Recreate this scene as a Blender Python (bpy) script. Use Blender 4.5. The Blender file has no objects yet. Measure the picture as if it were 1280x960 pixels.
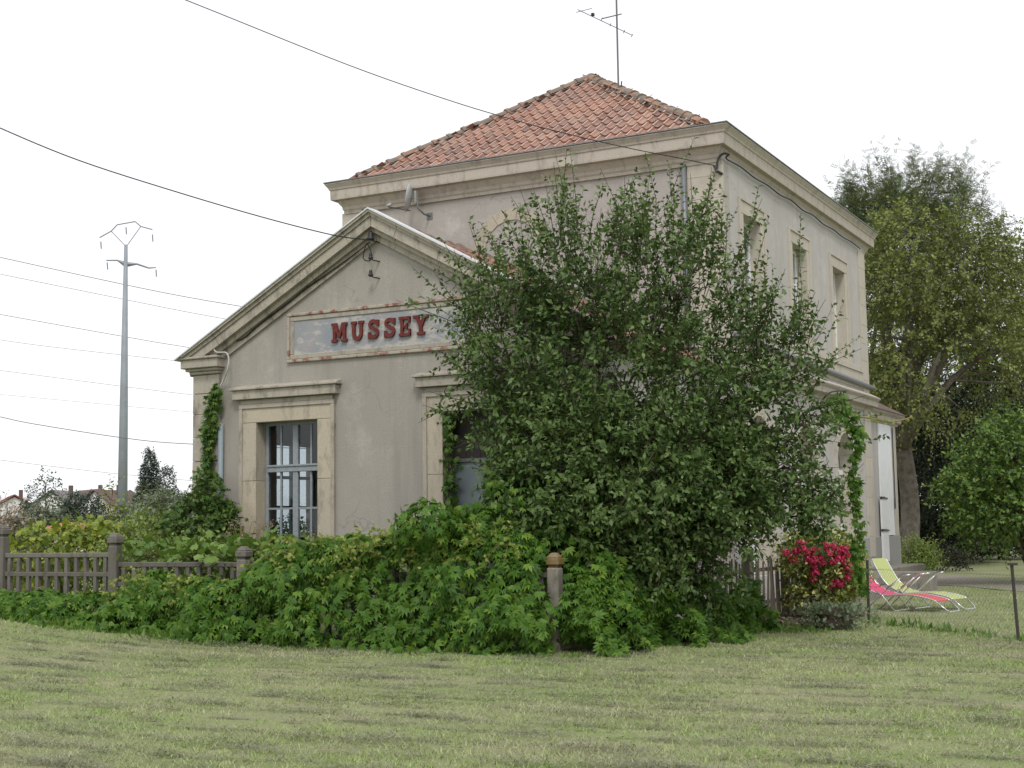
import bpy, math
import numpy as np
from mathutils import Matrix, Vector

rng = np.random.default_rng(11)
scene = bpy.context.scene
col = scene.collection

# ------------------------------------------------------------------ camera
F_PX, YAW, PITCH, ROLL = 1756.1, 0.48546, 0.10193, 0.01484
EYE = np.array([0.0, 0.0, 1.6])
_f = np.array([-math.sin(YAW) * math.cos(PITCH), math.cos(YAW) * math.cos(PITCH), math.sin(PITCH)])
_r = np.array([math.cos(YAW), math.sin(YAW), 0.0])
_d = np.cross(_f, _r)
_c, _s = math.cos(ROLL), math.sin(ROLL)
CM = np.array([_c * _r + _s * _d, -_s * _r + _c * _d, _f])          # rows: right, down, forward
cam_data = bpy.data.cameras.new('camera')
cam = bpy.data.objects.new('camera', cam_data)
col.objects.link(cam)
m = Matrix.Identity(4)
for i in range(3):
    m[i][0], m[i][1], m[i][2], m[i][3] = CM[0][i], -CM[1][i], -CM[2][i], EYE[i]
cam.matrix_world = m
cam_data.sensor_width = 36.0
cam_data.lens = F_PX / 1280.0 * 36.0
cam_data.clip_start, cam_data.clip_end = 0.1, 5000.0
scene.camera = cam

# ------------------------------------------------------------------ world: bright overcast
SUN_ELEV, SUN_AZ = math.radians(52), math.radians(150)     # azimuth of the sun, measured from +Y clockwise
world = bpy.data.worlds.new('World')
scene.world = world
world.use_nodes = True
wn, wl = world.node_tree.nodes, world.node_tree.links
wn.clear()
w_out = wn.new('ShaderNodeOutputWorld')
w_bg = wn.new('ShaderNodeBackground')
w_sky = wn.new('ShaderNodeTexSky')
w_sky.sky_type = 'NISHITA'
w_sky.sun_disc = False
w_sky.sun_elevation, w_sky.sun_rotation = SUN_ELEV, SUN_AZ
w_hs = wn.new('ShaderNodeHueSaturation')
w_hs.inputs['Saturation'].default_value = 0.12
w_mix = wn.new('ShaderNodeMix')
w_mix.data_type = 'RGBA'
w_mix.inputs['Factor'].default_value = 0.8                  # cloud cover over the clear sky
w_mix.inputs['B'].default_value = (9.6, 9.75, 10.1, 1)
wl.new(w_sky.outputs[0], w_hs.inputs['Color'])
wl.new(w_hs.outputs[0], w_mix.inputs['A'])
wl.new(w_mix.outputs['Result'], w_bg.inputs['Color'])
w_bg.inputs['Strength'].default_value = 0.105
wl.new(w_bg.outputs[0], w_out.inputs[0])
sun_data = bpy.data.lights.new('sun', 'SUN')
sun_data.energy, sun_data.angle, sun_data.color = 1.5, math.radians(14), (1.0, 0.96, 0.9)
sun = bpy.data.objects.new('sun', sun_data)
col.objects.link(sun)
sd = Vector((math.sin(SUN_AZ) * math.cos(SUN_ELEV), math.cos(SUN_AZ) * math.cos(SUN_ELEV), math.sin(SUN_ELEV)))
sun.rotation_euler = sd.to_track_quat('Z', 'Y').to_euler()
sun.location = (0, 0, 40)
vs = scene.view_settings
vs.view_transform, vs.look, vs.exposure, vs.gamma, vs.use_curve_mapping = 'Standard', 'None', 0.28, 1.0, False
scene.render.engine = 'CYCLES'
scene.cycles.max_bounces = 8
scene.cycles.transparent_max_bounces = 12


# ------------------------------------------------------------------ pixel helpers (a pixel gives a direction only)
def ray(x, y):
    return CM.T @ np.array([(x - 640) / F_PX, (y - 480) / F_PX, 1.0])


def on_y(x, y, Y):
    d = ray(x, y)
    return EYE + d * (Y / d[1])


def on_x(x, y, X):
    d = ray(x, y)
    return EYE + d * (X / d[0])


def on_z(x, y, Z=0.0):
    d = ray(x, y)
    return EYE + d * ((Z - EYE[2]) / d[2])


def at_depth(x, y, dep):
    return EYE + ray(x, y) * dep


def sstep(a, b, x):
    t = np.clip((np.asarray(x, float) - a) / (b - a), 0, 1)
    return t * t * (3 - 2 * t)


def ground_z(x, y):
    x, y = np.asarray(x, float), np.asarray(y, float)
    return 0.34 * sstep(-11.5, -19.0, x) * sstep(9.0, 15.0, y) * (1 - 0.0 * x)


_NG = np.random.default_rng(5).random((256, 256))


def vnoise(x, y):
    x, y = np.asarray(x, float), np.asarray(y, float)
    xi, yi = np.floor(x).astype(int), np.floor(y).astype(int)
    fx, fy = x - xi, y - yi
    fx, fy = fx * fx * (3 - 2 * fx), fy * fy * (3 - 2 * fy)
    g = lambda a, b: _NG[a % 256, b % 256]
    return (g(xi, yi) * (1 - fx) + g(xi + 1, yi) * fx) * (1 - fy) + (g(xi, yi + 1) * (1 - fx) + g(xi + 1, yi + 1) * fx) * fy


# ------------------------------------------------------------------ materials
MATS = {}


class N:
    """small node-graph helper"""

    def __init__(self, name):
        self.m = bpy.data.materials.new(name)
        self.m.use_nodes = True
        self.t = self.m.node_tree
        self.t.nodes.clear()
        self.out = self.t.nodes.new('ShaderNodeOutputMaterial')
        MATS[name] = self.m

    def n(self, kind, **kw):
        nd = self.t.nodes.new('ShaderNode' + kind)
        for k, v in kw.items():
            setattr(nd, k, v)
        return nd

    def l(self, a, b):
        self.t.links.new(a, b)

    def pos(self):
        return self.n('NewGeometry').outputs['Position']

    def noise(self, scale, detail=4, stretch=None, rough=0.55, vec=None):
        nz = self.n('TexNoise')
        nz.inputs['Scale'].default_value = scale
        nz.inputs['Detail'].default_value = detail
        nz.inputs['Roughness'].default_value = rough
        v = vec or self.pos()
        if stretch:
            mp = self.n('Mapping')
            mp.inputs['Scale'].default_value = stretch
            self.l(v, mp.inputs['Vector'])
            v = mp.outputs[0]
        self.l(v, nz.inputs['Vector'])
        return nz.outputs['Fac']

    def ramp(self, fac, stops):
        r = self.n('ValToRGB')
        e = r.color_ramp.elements
        while len(e) < len(stops):
            e.new(0.5)
        for el, (p, c) in zip(e, stops):
            el.position = p
            el.color = (*c, 1) if not np.isscalar(c) else (c, c, c, 1)
        self.l(fac, r.inputs[0])
        return r.outputs[0]

    def mix(self, fac, a, b, mode='MIX'):
        mx = self.n('Mix', data_type='RGBA', blend_type=mode)
        for v, s in ((fac, 'Factor'), (a, 'A'), (b, 'B')):
            inp = mx.inputs[s]
            if hasattr(v, 'is_linked'):
                self.l(v, inp)
            elif s == 'Factor':
                inp.default_value = v
            else:
                inp.default_value = (*v, 1)
        return mx.outputs['Result']

    def bsdf(self, color, rough=0.85, spec=0.3, metal=0.0, bump=None, bump_s=0.3, bump_d=0.01):
        p = self.n('BsdfPrincipled')
        if hasattr(color, 'is_linked'):
            self.l(color, p.inputs['Base Color'])
        else:
            p.inputs['Base Color'].default_value = (*color, 1)
        if hasattr(rough, 'is_linked'):
            self.l(rough, p.inputs['Roughness'])
        else:
            p.inputs['Roughness'].default_value = rough
        p.inputs['Specular IOR Level'].default_value = spec
        p.inputs['Metallic'].default_value = metal
        if bump is not None:
            b = self.n('Bump')
            b.inputs['Strength'].default_value = bump_s
            b.inputs['Distance'].default_value = bump_d
            self.l(bump, b.inputs['Height'])
            self.l(b.outputs[0], p.inputs['Normal'])
        self.l(p.outputs[0], self.out.inputs[0])
        return p


def mat_plaster(name, base, dark, light, stain=(0.16, 0.15, 0.13), stain_amt=0.5):
    g = N(name)
    big = g.ramp(g.noise(0.55, 5), [(0.3, 0.0), (0.72, 1.0)])
    c = g.mix(big, dark, base)
    pale = g.ramp(g.noise(1.5, 6, rough=0.7), [(0.52, 0.0), (0.74, 1.0)])
    c = g.mix(pale, c, light)
    streak = g.ramp(g.noise(1.0, 6, stretch=(2.6, 2.6, 0.22), rough=0.65), [(0.52, 0.0), (0.8, stain_amt)])
    c = g.mix(streak, c, stain)
    vo = g.n('TexVoronoi', feature='DISTANCE_TO_EDGE')
    vo.inputs['Scale'].default_value = 0.55
    dv_ = g.n('VectorMath', operation='ADD')
    wob = g.n('TexNoise')
    wob.inputs['Scale'].default_value = 2.2
    wob.inputs['Detail'].default_value = 6
    sc_ = g.n('VectorMath', operation='SCALE')
    sc_.inputs['Scale'].default_value = 0.8
    g.l(g.pos(), wob.inputs['Vector'])
    g.l(wob.outputs['Color'], sc_.inputs[0])
    g.l(g.pos(), dv_.inputs[0])
    g.l(sc_.outputs[0], dv_.inputs[1])
    g.l(dv_.outputs[0], vo.inputs['Vector'])
    crack = g.ramp(vo.outputs['Distance'], [(0.0, 1.0), (0.008, 0.0)])
    cm = g.mix(g.ramp(g.noise(0.8, 3), [(0.5, 0.0), (0.6, 0.6)]), (0, 0, 0), crack)
    c = g.mix(cm, c, stain)
    blot = g.ramp(g.noise(2.6, 9, rough=0.78), [(0.5, 0.0), (0.62, 0.4)])
    c = g.mix(blot, c, dark)
    fine = g.noise(34, 5, rough=0.7)
    c = g.mix(g.ramp(fine, [(0.35, 0.3), (0.65, 0.0)]), c, stain)
    g.bsdf(c, 0.95, 0.15, bump=fine, bump_s=0.35, bump_d=0.012)


def mat_stone(name, a, b, lichen=(0.12, 0.115, 0.095), amt=0.75, island=False):
    g = N(name)
    info = g.n('NewGeometry').outputs['Random Per Island'] if island else g.n('ObjectInfo').outputs['Random']
    c = g.mix(info, a, b)
    c = g.mix(g.ramp(g.noise(2.2, 6, rough=0.65), [(0.35, 0.0), (0.75, 0.6)]), c, b)
    st = g.ramp(g.noise(3.2, 8, stretch=(1.6, 1.6, 0.6), rough=0.72), [(0.5, 0.0), (0.72, amt)])
    c = g.mix(st, c, lichen)
    fine = g.noise(46, 4, rough=0.7)
    c = g.mix(g.ramp(fine, [(0.3, 0.3), (0.6, 0.0)]), c, lichen)
    g.bsdf(c, 0.92, 0.2, bump=fine, bump_s=0.4, bump_d=0.012)


def mat_plain(name, c, rough=0.6, spec=0.4, metal=0.0, var=0.25, scale=6.0, dirt=(0.1, 0.09, 0.08)):
    g = N(name)
    cc = g.mix(g.ramp(g.noise(scale, 6, rough=0.65), [(0.42, 0.0), (0.78, var)]), c, dirt)
    g.bsdf(cc, rough, spec, metal, bump=g.noise(scale * 8, 3), bump_s=0.12, bump_d=0.005)


def mat_leaf(name, cols, trans=0.35, rough=0.45, patch=0.9, patch_cols=None, spec=0.35):
    """leaf: colour by leaf (island) with broad patches; part of the light passes through"""
    g = N(name)
    gain = {'leaf_dark': 1.0, 'petal_red': 1.0, 'petal_brownred': 1.0, 'seedhead': 1.0, 'leaf_far': 1.1, 'leaf_far_dark': 1.1, 'leaf_far_pale': 1.0}.get(name, 1.4)
    cols = [tuple(q * gain for q in cc) for cc in cols]
    if patch_cols:
        patch_cols = tuple(q * gain for q in patch_cols)
    geo = g.n('NewGeometry')
    k = len(cols)
    c = g.ramp(geo.outputs['Random Per Island'], [(i / (k - 1), cc) for i, cc in enumerate(cols)])
    if patch_cols:
        pn = g.ramp(g.noise(patch, 3), [(0.42, 0.0), (0.66, 0.75)])
        c = g.mix(pn, c, patch_cols)
    p = g.bsdf(c, rough, spec)
    tr = g.n('BsdfTranslucent')
    tc = g.mix(1.0, c, (1.0, 1.0, 0.55), 'MULTIPLY')
    g.l(tc, tr.inputs['Color'])
    mx = g.n('MixShader')
    mx.inputs[0].default_value = trans
    g.l(p.outputs[0], mx.inputs[1])
    g.l(tr.outputs[0], mx.inputs[2])
    g.l(mx.outputs[0], g.out.inputs[0])


def mat_island(name, cols, rough=0.9, spec=0.2, noise_cols=None, nscale=3.0):
    g = N(name)
    geo = g.n('NewGeometry')
    k = len(cols)
    c = g.ramp(geo.outputs['Random Per Island'], [(i / (k - 1), cc) for i, cc in enumerate(cols)])
    if noise_cols:
        c = g.mix(g.ramp(g.noise(nscale, 4), [(0.42, 0.0), (0.62, 0.85)]), c, noise_cols)
    g.bsdf(c, rough, spec)


mat_plaster('plaster_wing', (0.385, 0.36, 0.318), (0.325, 0.303, 0.268), (0.44, 0.415, 0.375), stain=(0.19, 0.178, 0.16), stain_amt=0.62)
mat_plaster('plaster_block', (0.43, 0.40, 0.37), (0.36, 0.335, 0.312), (0.52, 0.495, 0.465), stain=(0.24, 0.21, 0.195), stain_amt=0.65)
mat_plaster('plaster_side', (0.49, 0.47, 0.445), (0.43, 0.41, 0.385), (0.55, 0.535, 0.52), stain=(0.27, 0.255, 0.24), stain_amt=0.55)
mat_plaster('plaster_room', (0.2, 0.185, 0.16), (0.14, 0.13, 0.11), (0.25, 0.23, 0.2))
mat_stone('stone_yellow', (0.53, 0.46, 0.345), (0.44, 0.395, 0.32), lichen=(0.2, 0.178, 0.14), amt=0.85)
mat_stone('stone_grey', (0.45, 0.405, 0.335), (0.38, 0.35, 0.295), lichen=(0.13, 0.12, 0.1), amt=0.9)
mat_stone('stone_cornice', (0.53, 0.475, 0.41), (0.46, 0.42, 0.365), lichen=(0.2, 0.175, 0.15), amt=0.75)
mat_stone('stone_pale', (0.53, 0.48, 0.405), (0.47, 0.435, 0.375), lichen=(0.28, 0.25, 0.2), amt=0.5)
mat_stone('concrete_fence', (0.2, 0.185, 0.16), (0.135, 0.125, 0.11), lichen=(0.055, 0.05, 0.042), amt=0.8)
mat_stone('concrete_pale', (0.29, 0.265, 0.22), (0.235, 0.215, 0.18), lichen=(0.08, 0.075, 0.06), amt=0.8)
mat_stone('plinth_grey', (0.36, 0.355, 0.34), (0.32, 0.315, 0.30), lichen=(0.2, 0.195, 0.18), amt=0.5)
mat_plain('lichen_cap', (0.2, 0.135, 0.05), 0.95, 0.1, var=0.8, scale=9, dirt=(0.24, 0.22, 0.19))
mat_plain('zinc', (0.19, 0.205, 0.215), 0.5, 0.5, 0.3)
mat_plain('flashing', (0.62, 0.63, 0.64), 0.45, 0.5, 0.2, var=0.2)
mat_plain('grey_blue_paint', (0.27, 0.3, 0.32), 0.6, 0.35, var=0.5, scale=14, dirt=(0.13, 0.13, 0.125))
mat_plain('door_metal', (0.24, 0.285, 0.315), 0.55, 0.35, var=0.35, scale=3, dirt=(0.17, 0.19, 0.19))
mat_plain('dark_board', (0.06, 0.052, 0.05), 0.8, 0.2, var=0.4, scale=5, dirt=(0.03, 0.03, 0.03))
mat_plain('white_paint', (0.72, 0.73, 0.74), 0.55, 0.35, var=0.25, scale=5, dirt=(0.45, 0.44, 0.42))
mat_plain('black_iron', (0.025, 0.025, 0.028), 0.5, 0.4, var=0.2)
mat_plain('dark_post', (0.045, 0.042, 0.038), 0.7, 0.3, var=0.4, scale=20, dirt=(0.12, 0.075, 0.05))
mat_plain('cable_black', (0.02, 0.02, 0.022), 0.6, 0.3, var=0.1)
mat_plain('cable_grey', (0.16, 0.165, 0.18), 0.6, 0.3, var=0.1)
mat_plain('cable_white', (0.5, 0.5, 0.49), 0.6, 0.3, var=0.3)
mat_plain('pole_grey', (0.27, 0.3, 0.33), 0.6, 0.35, 0.1, var=0.3, scale=1.2)
mat_plain('aluminium', (0.72, 0.73, 0.75), 0.28, 0.5, 0.85, var=0.1)
mat_plain('antenna_metal', (0.16, 0.16, 0.17), 0.5, 0.4, 0.4, var=0.2)
mat_plain('dish_grey', (0.42, 0.425, 0.43), 0.55, 0.35, var=0.2)
mat_plain('fabric_pink', (0.58, 0.075, 0.165), 0.75, 0.2, var=0.12, scale=20, dirt=(0.5, 0.05, 0.12))
mat_plain('fabric_lime', (0.42, 0.46, 0.19), 0.75, 0.2, var=0.12, scale=20, dirt=(0.36, 0.42, 0.13))
mat_plain('fabric_coral', (0.55, 0.11, 0.12), 0.75, 0.2, var=0.12, scale=20, dirt=(0.5, 0.08, 0.1))
mat_plain('wood_grey', (0.2, 0.175, 0.145), 0.9, 0.15, var=0.7, scale=9, dirt=(0.09, 0.08, 0.065))
mat_plain('bark_dark', (0.075, 0.06, 0.045), 0.95, 0.1, var=0.5, scale=12, dirt=(0.03, 0.026, 0.02))
mat_plain('bark_birch', (0.16, 0.14, 0.115), 0.9, 0.15, var=0.95, scale=3.5, dirt=(0.03, 0.026, 0.022))
mat_plain('twig_brown', (0.12, 0.09, 0.06), 0.9, 0.1, var=0.3)
mat_plain('vine_stem', (0.25, 0.2, 0.1), 0.9, 0.1, var=0.3)
mat_plain('house_white', (0.7, 0.69, 0.66), 0.85, 0.2, var=0.2, scale=0.8, dirt=(0.5, 0.48, 0.44))
mat_plain('house_cream', (0.6, 0.55, 0.46), 0.85, 0.2, var=0.2, scale=0.8, dirt=(0.4, 0.36, 0.3))
mat_plain('far_roof_brown', (0.14, 0.105, 0.09), 0.9, 0.15, var=0.5, scale=1.5, dirt=(0.08, 0.06, 0.055))
mat_plain('far_roof_red', (0.24, 0.1, 0.07), 0.9, 0.15, var=0.5, scale=1.5, dirt=(0.12, 0.06, 0.05))
mat_plain('far_roof_grey', (0.2, 0.19, 0.185), 0.9, 0.15, var=0.4, scale=1.5, dirt=(0.1, 0.1, 0.1))
mat_plain('orange_roof', (0.4, 0.18, 0.085), 0.85, 0.2, var=0.4, scale=2, dirt=(0.3, 0.14, 0.07))
mat_plain('dark_glass', (0.03, 0.035, 0.04), 0.08, 0.6, var=0.0)
mat_plain('roof_underlay', (0.1, 0.055, 0.04), 0.95, 0.1, var=0.4)
mat_plain('mortar', (0.19, 0.18, 0.165), 0.95, 0.1, var=0.8, scale=6, dirt=(0.09, 0.085, 0.075))
g = N('red_moulding')
g.bsdf(g.mix(g.ramp(g.noise(6, 7, rough=0.7), [(0.4, 0.0), (0.52, 1.0)]), (0.24, 0.105, 0.08), (0.38, 0.345, 0.29)), 0.9, 0.15, bump=g.noise(40, 4), bump_s=0.3)
mat_plain('letter_red', (0.125, 0.027, 0.023), 0.8, 0.2, var=0.5, scale=16, dirt=(0.22, 0.085, 0.07))
mat_plain('plastic_white', (0.75, 0.75, 0.74), 0.5, 0.35, var=0.15)

# sign panel: worn blue-grey paint over pale plaster
g = N('sign_paint')
c = g.mix(g.ramp(g.noise(1.6, 4), [(0.35, 0.0), (0.7, 1.0)]), (0.255, 0.27, 0.30), (0.33, 0.325, 0.325))
wear = g.ramp(g.noise(5.0, 8, stretch=(0.7, 1, 1.6), rough=0.75), [(0.5, 0.0), (0.57, 0.9)])
c = g.mix(wear, c, (0.44, 0.42, 0.38))
c = g.mix(g.ramp(g.noise(3.1, 5, stretch=(0.5, 1, 1)), [(0.58, 0.0), (0.75, 0.6)]), c, (0.45, 0.32, 0.28))
g.bsdf(c, 0.9, 0.15, bump=g.noise(30, 4), bump_s=0.3, bump_d=0.006)

# fired clay tile (each its own tone, lichen in patches)
for nm, isl in (('tile_clay', False), ('tile_clay_joined', True)):
    g = N(nm)
    rnd = g.n('NewGeometry').outputs['Random Per Island'] if isl else g.n('ObjectInfo').outputs['Random']
    c = g.ramp(rnd, [(0.0, (0.17, 0.08, 0.055)), (0.3, (0.27, 0.122, 0.08)), (0.7, (0.34, 0.158, 0.10)), (1.0, (0.38, 0.22, 0.155))])
    c = g.mix(g.ramp(g.noise(1.3, 6, rough=0.65), [(0.42, 0.0), (0.68, 0.7)]), c, (0.2, 0.14, 0.118))
    c = g.mix(g.ramp(g.noise(14, 5, rough=0.7), [(0.52, 0.0), (0.7, 0.75)]), c, (0.33, 0.29, 0.25))
    g.bsdf(c, 0.42, 0.55, bump=g.noise(60, 3), bump_s=0.15, bump_d=0.004)
g = N('tile_rib')  # paler than the clay: worn rib and sky reflection mixed into one colour
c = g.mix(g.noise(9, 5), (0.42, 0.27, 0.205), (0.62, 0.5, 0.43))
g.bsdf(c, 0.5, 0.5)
g = N('tile_ridge')
rnd = g.n('ObjectInfo').outputs['Random']
c = g.ramp(rnd, [(0.0, (0.25, 0.16, 0.12)), (0.6, (0.28, 0.2, 0.15)), (1.0, (0.42, 0.2, 0.11))])
c = g.mix(g.ramp(g.noise(5, 6, rough=0.7), [(0.4, 0.0), (0.6, 0.9)]), c, (0.16, 0.15, 0.13))
g.bsdf(c, 0.85, 0.25, bump=g.noise(40, 4), bump_s=0.4, bump_d=0.01)

# clear window glass: mostly see-through, some sky reflection
g = N('glass')
tr = g.n('BsdfTransparent')
tr.inputs[0].default_value = (0.8, 0.83, 0.84, 1)
gl = g.n('BsdfGlossy')
gl.inputs['Roughness'].default_value = 0.03
lw = g.n('LayerWeight')
pw = g.n('Math', operation='POWER')
pw.inputs[1].default_value = 4.0
g.l(lw.outputs['Facing'], pw.inputs[0])
fr = g.n('Math', operation='MULTIPLY_ADD')
fr.inputs[1].default_value, fr.inputs[2].default_value = 0.7, 0.04
g.l(pw.outputs[0], fr.inputs[0])
mx = g.n('MixShader')
g.l(fr.outputs[0], mx.inputs[0])
g.l(tr.outputs[0], mx.inputs[1])
g.l(gl.outputs[0], mx.inputs[2])
g.l(mx.outputs[0], g.out.inputs[0])

# leaves
mat_leaf('leaf_shrub', [(0.022, 0.046, 0.012), (0.045, 0.084, 0.02), (0.072, 0.12, 0.032), (0.12, 0.17, 0.056)], 0.2, 0.45,
         0.7, (0.08, 0.122, 0.036), spec=0.3)
mat_leaf('leaf_creeper', [(0.016, 0.045, 0.007), (0.036, 0.09, 0.011), (0.062, 0.13, 0.016), (0.125, 0.19, 0.026)], 0.22, 0.5, 0.9, (0.055, 0.115, 0.015), spec=0.2)
mat_leaf('leaf_creeper_young', [(0.13, 0.2, 0.035), (0.2, 0.25, 0.05), (0.25, 0.28, 0.07), (0.16, 0.22, 0.04)], 0.35, 0.45)
mat_leaf('leaf_ivy', [(0.02, 0.048, 0.01), (0.04, 0.088, 0.016), (0.065, 0.12, 0.022), (0.095, 0.145, 0.03)], 0.22, 0.48, spec=0.25)
mat_leaf('leaf_grape', [(0.1, 0.15, 0.025), (0.17, 0.22, 0.035), (0.23, 0.26, 0.045), (0.06, 0.1, 0.02)], 0.35, 0.5)
mat_leaf('leaf_herb', [(0.1, 0.17, 0.035), (0.15, 0.22, 0.045), (0.19, 0.25, 0.06), (0.08, 0.13, 0.04)], 0.35, 0.5)
mat_leaf('leaf_grey', [(0.1, 0.14, 0.085), (0.14, 0.18, 0.11), (0.18, 0.22, 0.15), (0.09, 0.12, 0.075)], 0.3, 0.55)
mat_leaf('leaf_birch', [(0.06, 0.085, 0.018), (0.105, 0.135, 0.028), (0.15, 0.175, 0.038), (0.2, 0.215, 0.06)], 0.28, 0.45, 0.35, (0.09, 0.115, 0.028))
mat_leaf('leaf_robinia', [(0.045, 0.068, 0.025), (0.065, 0.092, 0.034), (0.085, 0.115, 0.042), (0.11, 0.14, 0.055)], 0.3, 0.45)
mat_leaf('leaf_dark', [(0.012, 0.02, 0.01), (0.02, 0.03, 0.013), (0.03, 0.042, 0.018)], 0.1, 0.6)
mat_leaf('leaf_walnut', [(0.03, 0.07, 0.014), (0.062, 0.12, 0.02), (0.095, 0.16, 0.03), (0.13, 0.19, 0.04)], 0.32, 0.42)
mat_leaf('leaf_far', [(0.05, 0.075, 0.045), (0.07, 0.1, 0.055), (0.09, 0.12, 0.07)], 0.2, 0.6)
mat_leaf('leaf_far_dark', [(0.035, 0.052, 0.04), (0.05, 0.07, 0.05), (0.06, 0.085, 0.06)], 0.15, 0.6)
mat_leaf('leaf_far_pale', [(0.13, 0.165, 0.11), (0.17, 0.2, 0.14), (0.1, 0.14, 0.09)], 0.25, 0.6)
mat_leaf('leaf_variegated', [(0.08, 0.13, 0.03), (0.2, 0.24, 0.06), (0.42, 0.42, 0.15), (0.1, 0.15, 0.04)], 0.3, 0.5)
mat_leaf('petal_red', [(0.34, 0.012, 0.055), (0.5, 0.025, 0.095), (0.62, 0.075, 0.17), (0.44, 0.03, 0.06)], 0.25, 0.6)
mat_leaf('petal_brownred', [(0.3, 0.03, 0.03), (0.42, 0.06, 0.05), (0.36, 0.08, 0.06)], 0.2, 0.7)
mat_leaf('seedhead', [(0.33, 0.25, 0.2), (0.42, 0.34, 0.29), (0.27, 0.2, 0.15)], 0.3, 0.8)
g = N('grass_blade')
isl = g.n('NewGeometry').outputs['Random Per Island']
ga = g.ramp(isl, [(0.0, (0.17, 0.27, 0.07)), (0.5, (0.25, 0.36, 0.1)), (1.0, (0.35, 0.43, 0.17))])
gb_ = g.ramp(isl, [(0.0, (0.26, 0.29, 0.13)), (0.5, (0.36, 0.385, 0.2)), (1.0, (0.5, 0.49, 0.32))])
g.bsdf(g.mix(g.ramp(g.noise(0.62, 5, stretch=(0.5, 1.4, 1), rough=0.62), [(0.4, 0.0), (0.62, 1.0)]), ga, gb_), 0.75, 0.2)
mat_island('hay', [(0.105, 0.1, 0.07), (0.17, 0.165, 0.118), (0.24, 0.23, 0.165), (0.19, 0.21, 0.125), (0.42, 0.41, 0.32)], 0.9, 0.15)
mat_island('dead_leaf', [(0.16, 0.12, 0.08), (0.24, 0.19, 0.14), (0.33, 0.28, 0.22)], 0.9, 0.1)
mat_leaf('leaf_weed', [(0.06, 0.12, 0.02), (0.1, 0.17, 0.035), (0.14, 0.21, 0.05)], 0.3, 0.5)

# ground under the mown grass: thin green sward, straw-coloured where the cuttings dried
g = N('ground_turf')
c = g.mix(g.ramp(g.noise(0.7, 6, stretch=(0.55, 1.5, 1), rough=0.6), [(0.36, 0.0), (0.64, 1.0)]), (0.2, 0.245, 0.1), (0.3, 0.29, 0.175))
c = g.mix(g.ramp(g.noise(1.5, 7, stretch=(0.45, 2.2, 1), rough=0.7), [(0.52, 0.0), (0.68, 0.5)]), c, (0.2, 0.19, 0.14))
c = g.mix(g.ramp(g.noise(22, 6, rough=0.75), [(0.35, 0.5), (0.62, 0.0)]), c, (0.13, 0.14, 0.07))
g.bsdf(c, 0.95, 0.1, bump=g.noise(40, 5), bump_s=0.6, bump_d=0.03)
g = N('gravel')
c = g.mix(g.noise(40, 5), (0.3, 0.27, 0.22), (0.2, 0.18, 0.15))
g.bsdf(c, 0.95, 0.1, bump=g.noise(70, 3), bump_s=0.5, bump_d=0.02)
g = N('soil')
c = g.mix(g.noise(9, 6), (0.07, 0.055, 0.04), (0.16, 0.13, 0.1))
g.bsdf(c, 0.95, 0.1, bump=g.noise(25, 5), bump_s=0.8, bump_d=0.04)


# ------------------------------------------------------------------ mesh helpers
def world_origin(o):
    v = np.zeros(3)
    while o is not None:
        v = v + np.array(o.location)
        o = o.parent
    return v


def link(o, parent=None):
    col.objects.link(o)
    if parent is not None:
        o.parent = parent
    return o


def tag(o, label=None, cat=None, group=None, kind=None):
    if label:
        o['label'] = label
    if cat:
        o['category'] = cat
    if group:
        o['group'] = group
    if kind:
        o['kind'] = kind
    return o


def thing(name, loc, label, cat, group=None, rz=0.0):
    o = bpy.data.objects.new(name, None)
    o.location = loc
    o.rotation_euler = (0, 0, rz)
    o.empty_display_size = 0.2
    link(o)
    return tag(o, label, cat, group)


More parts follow.
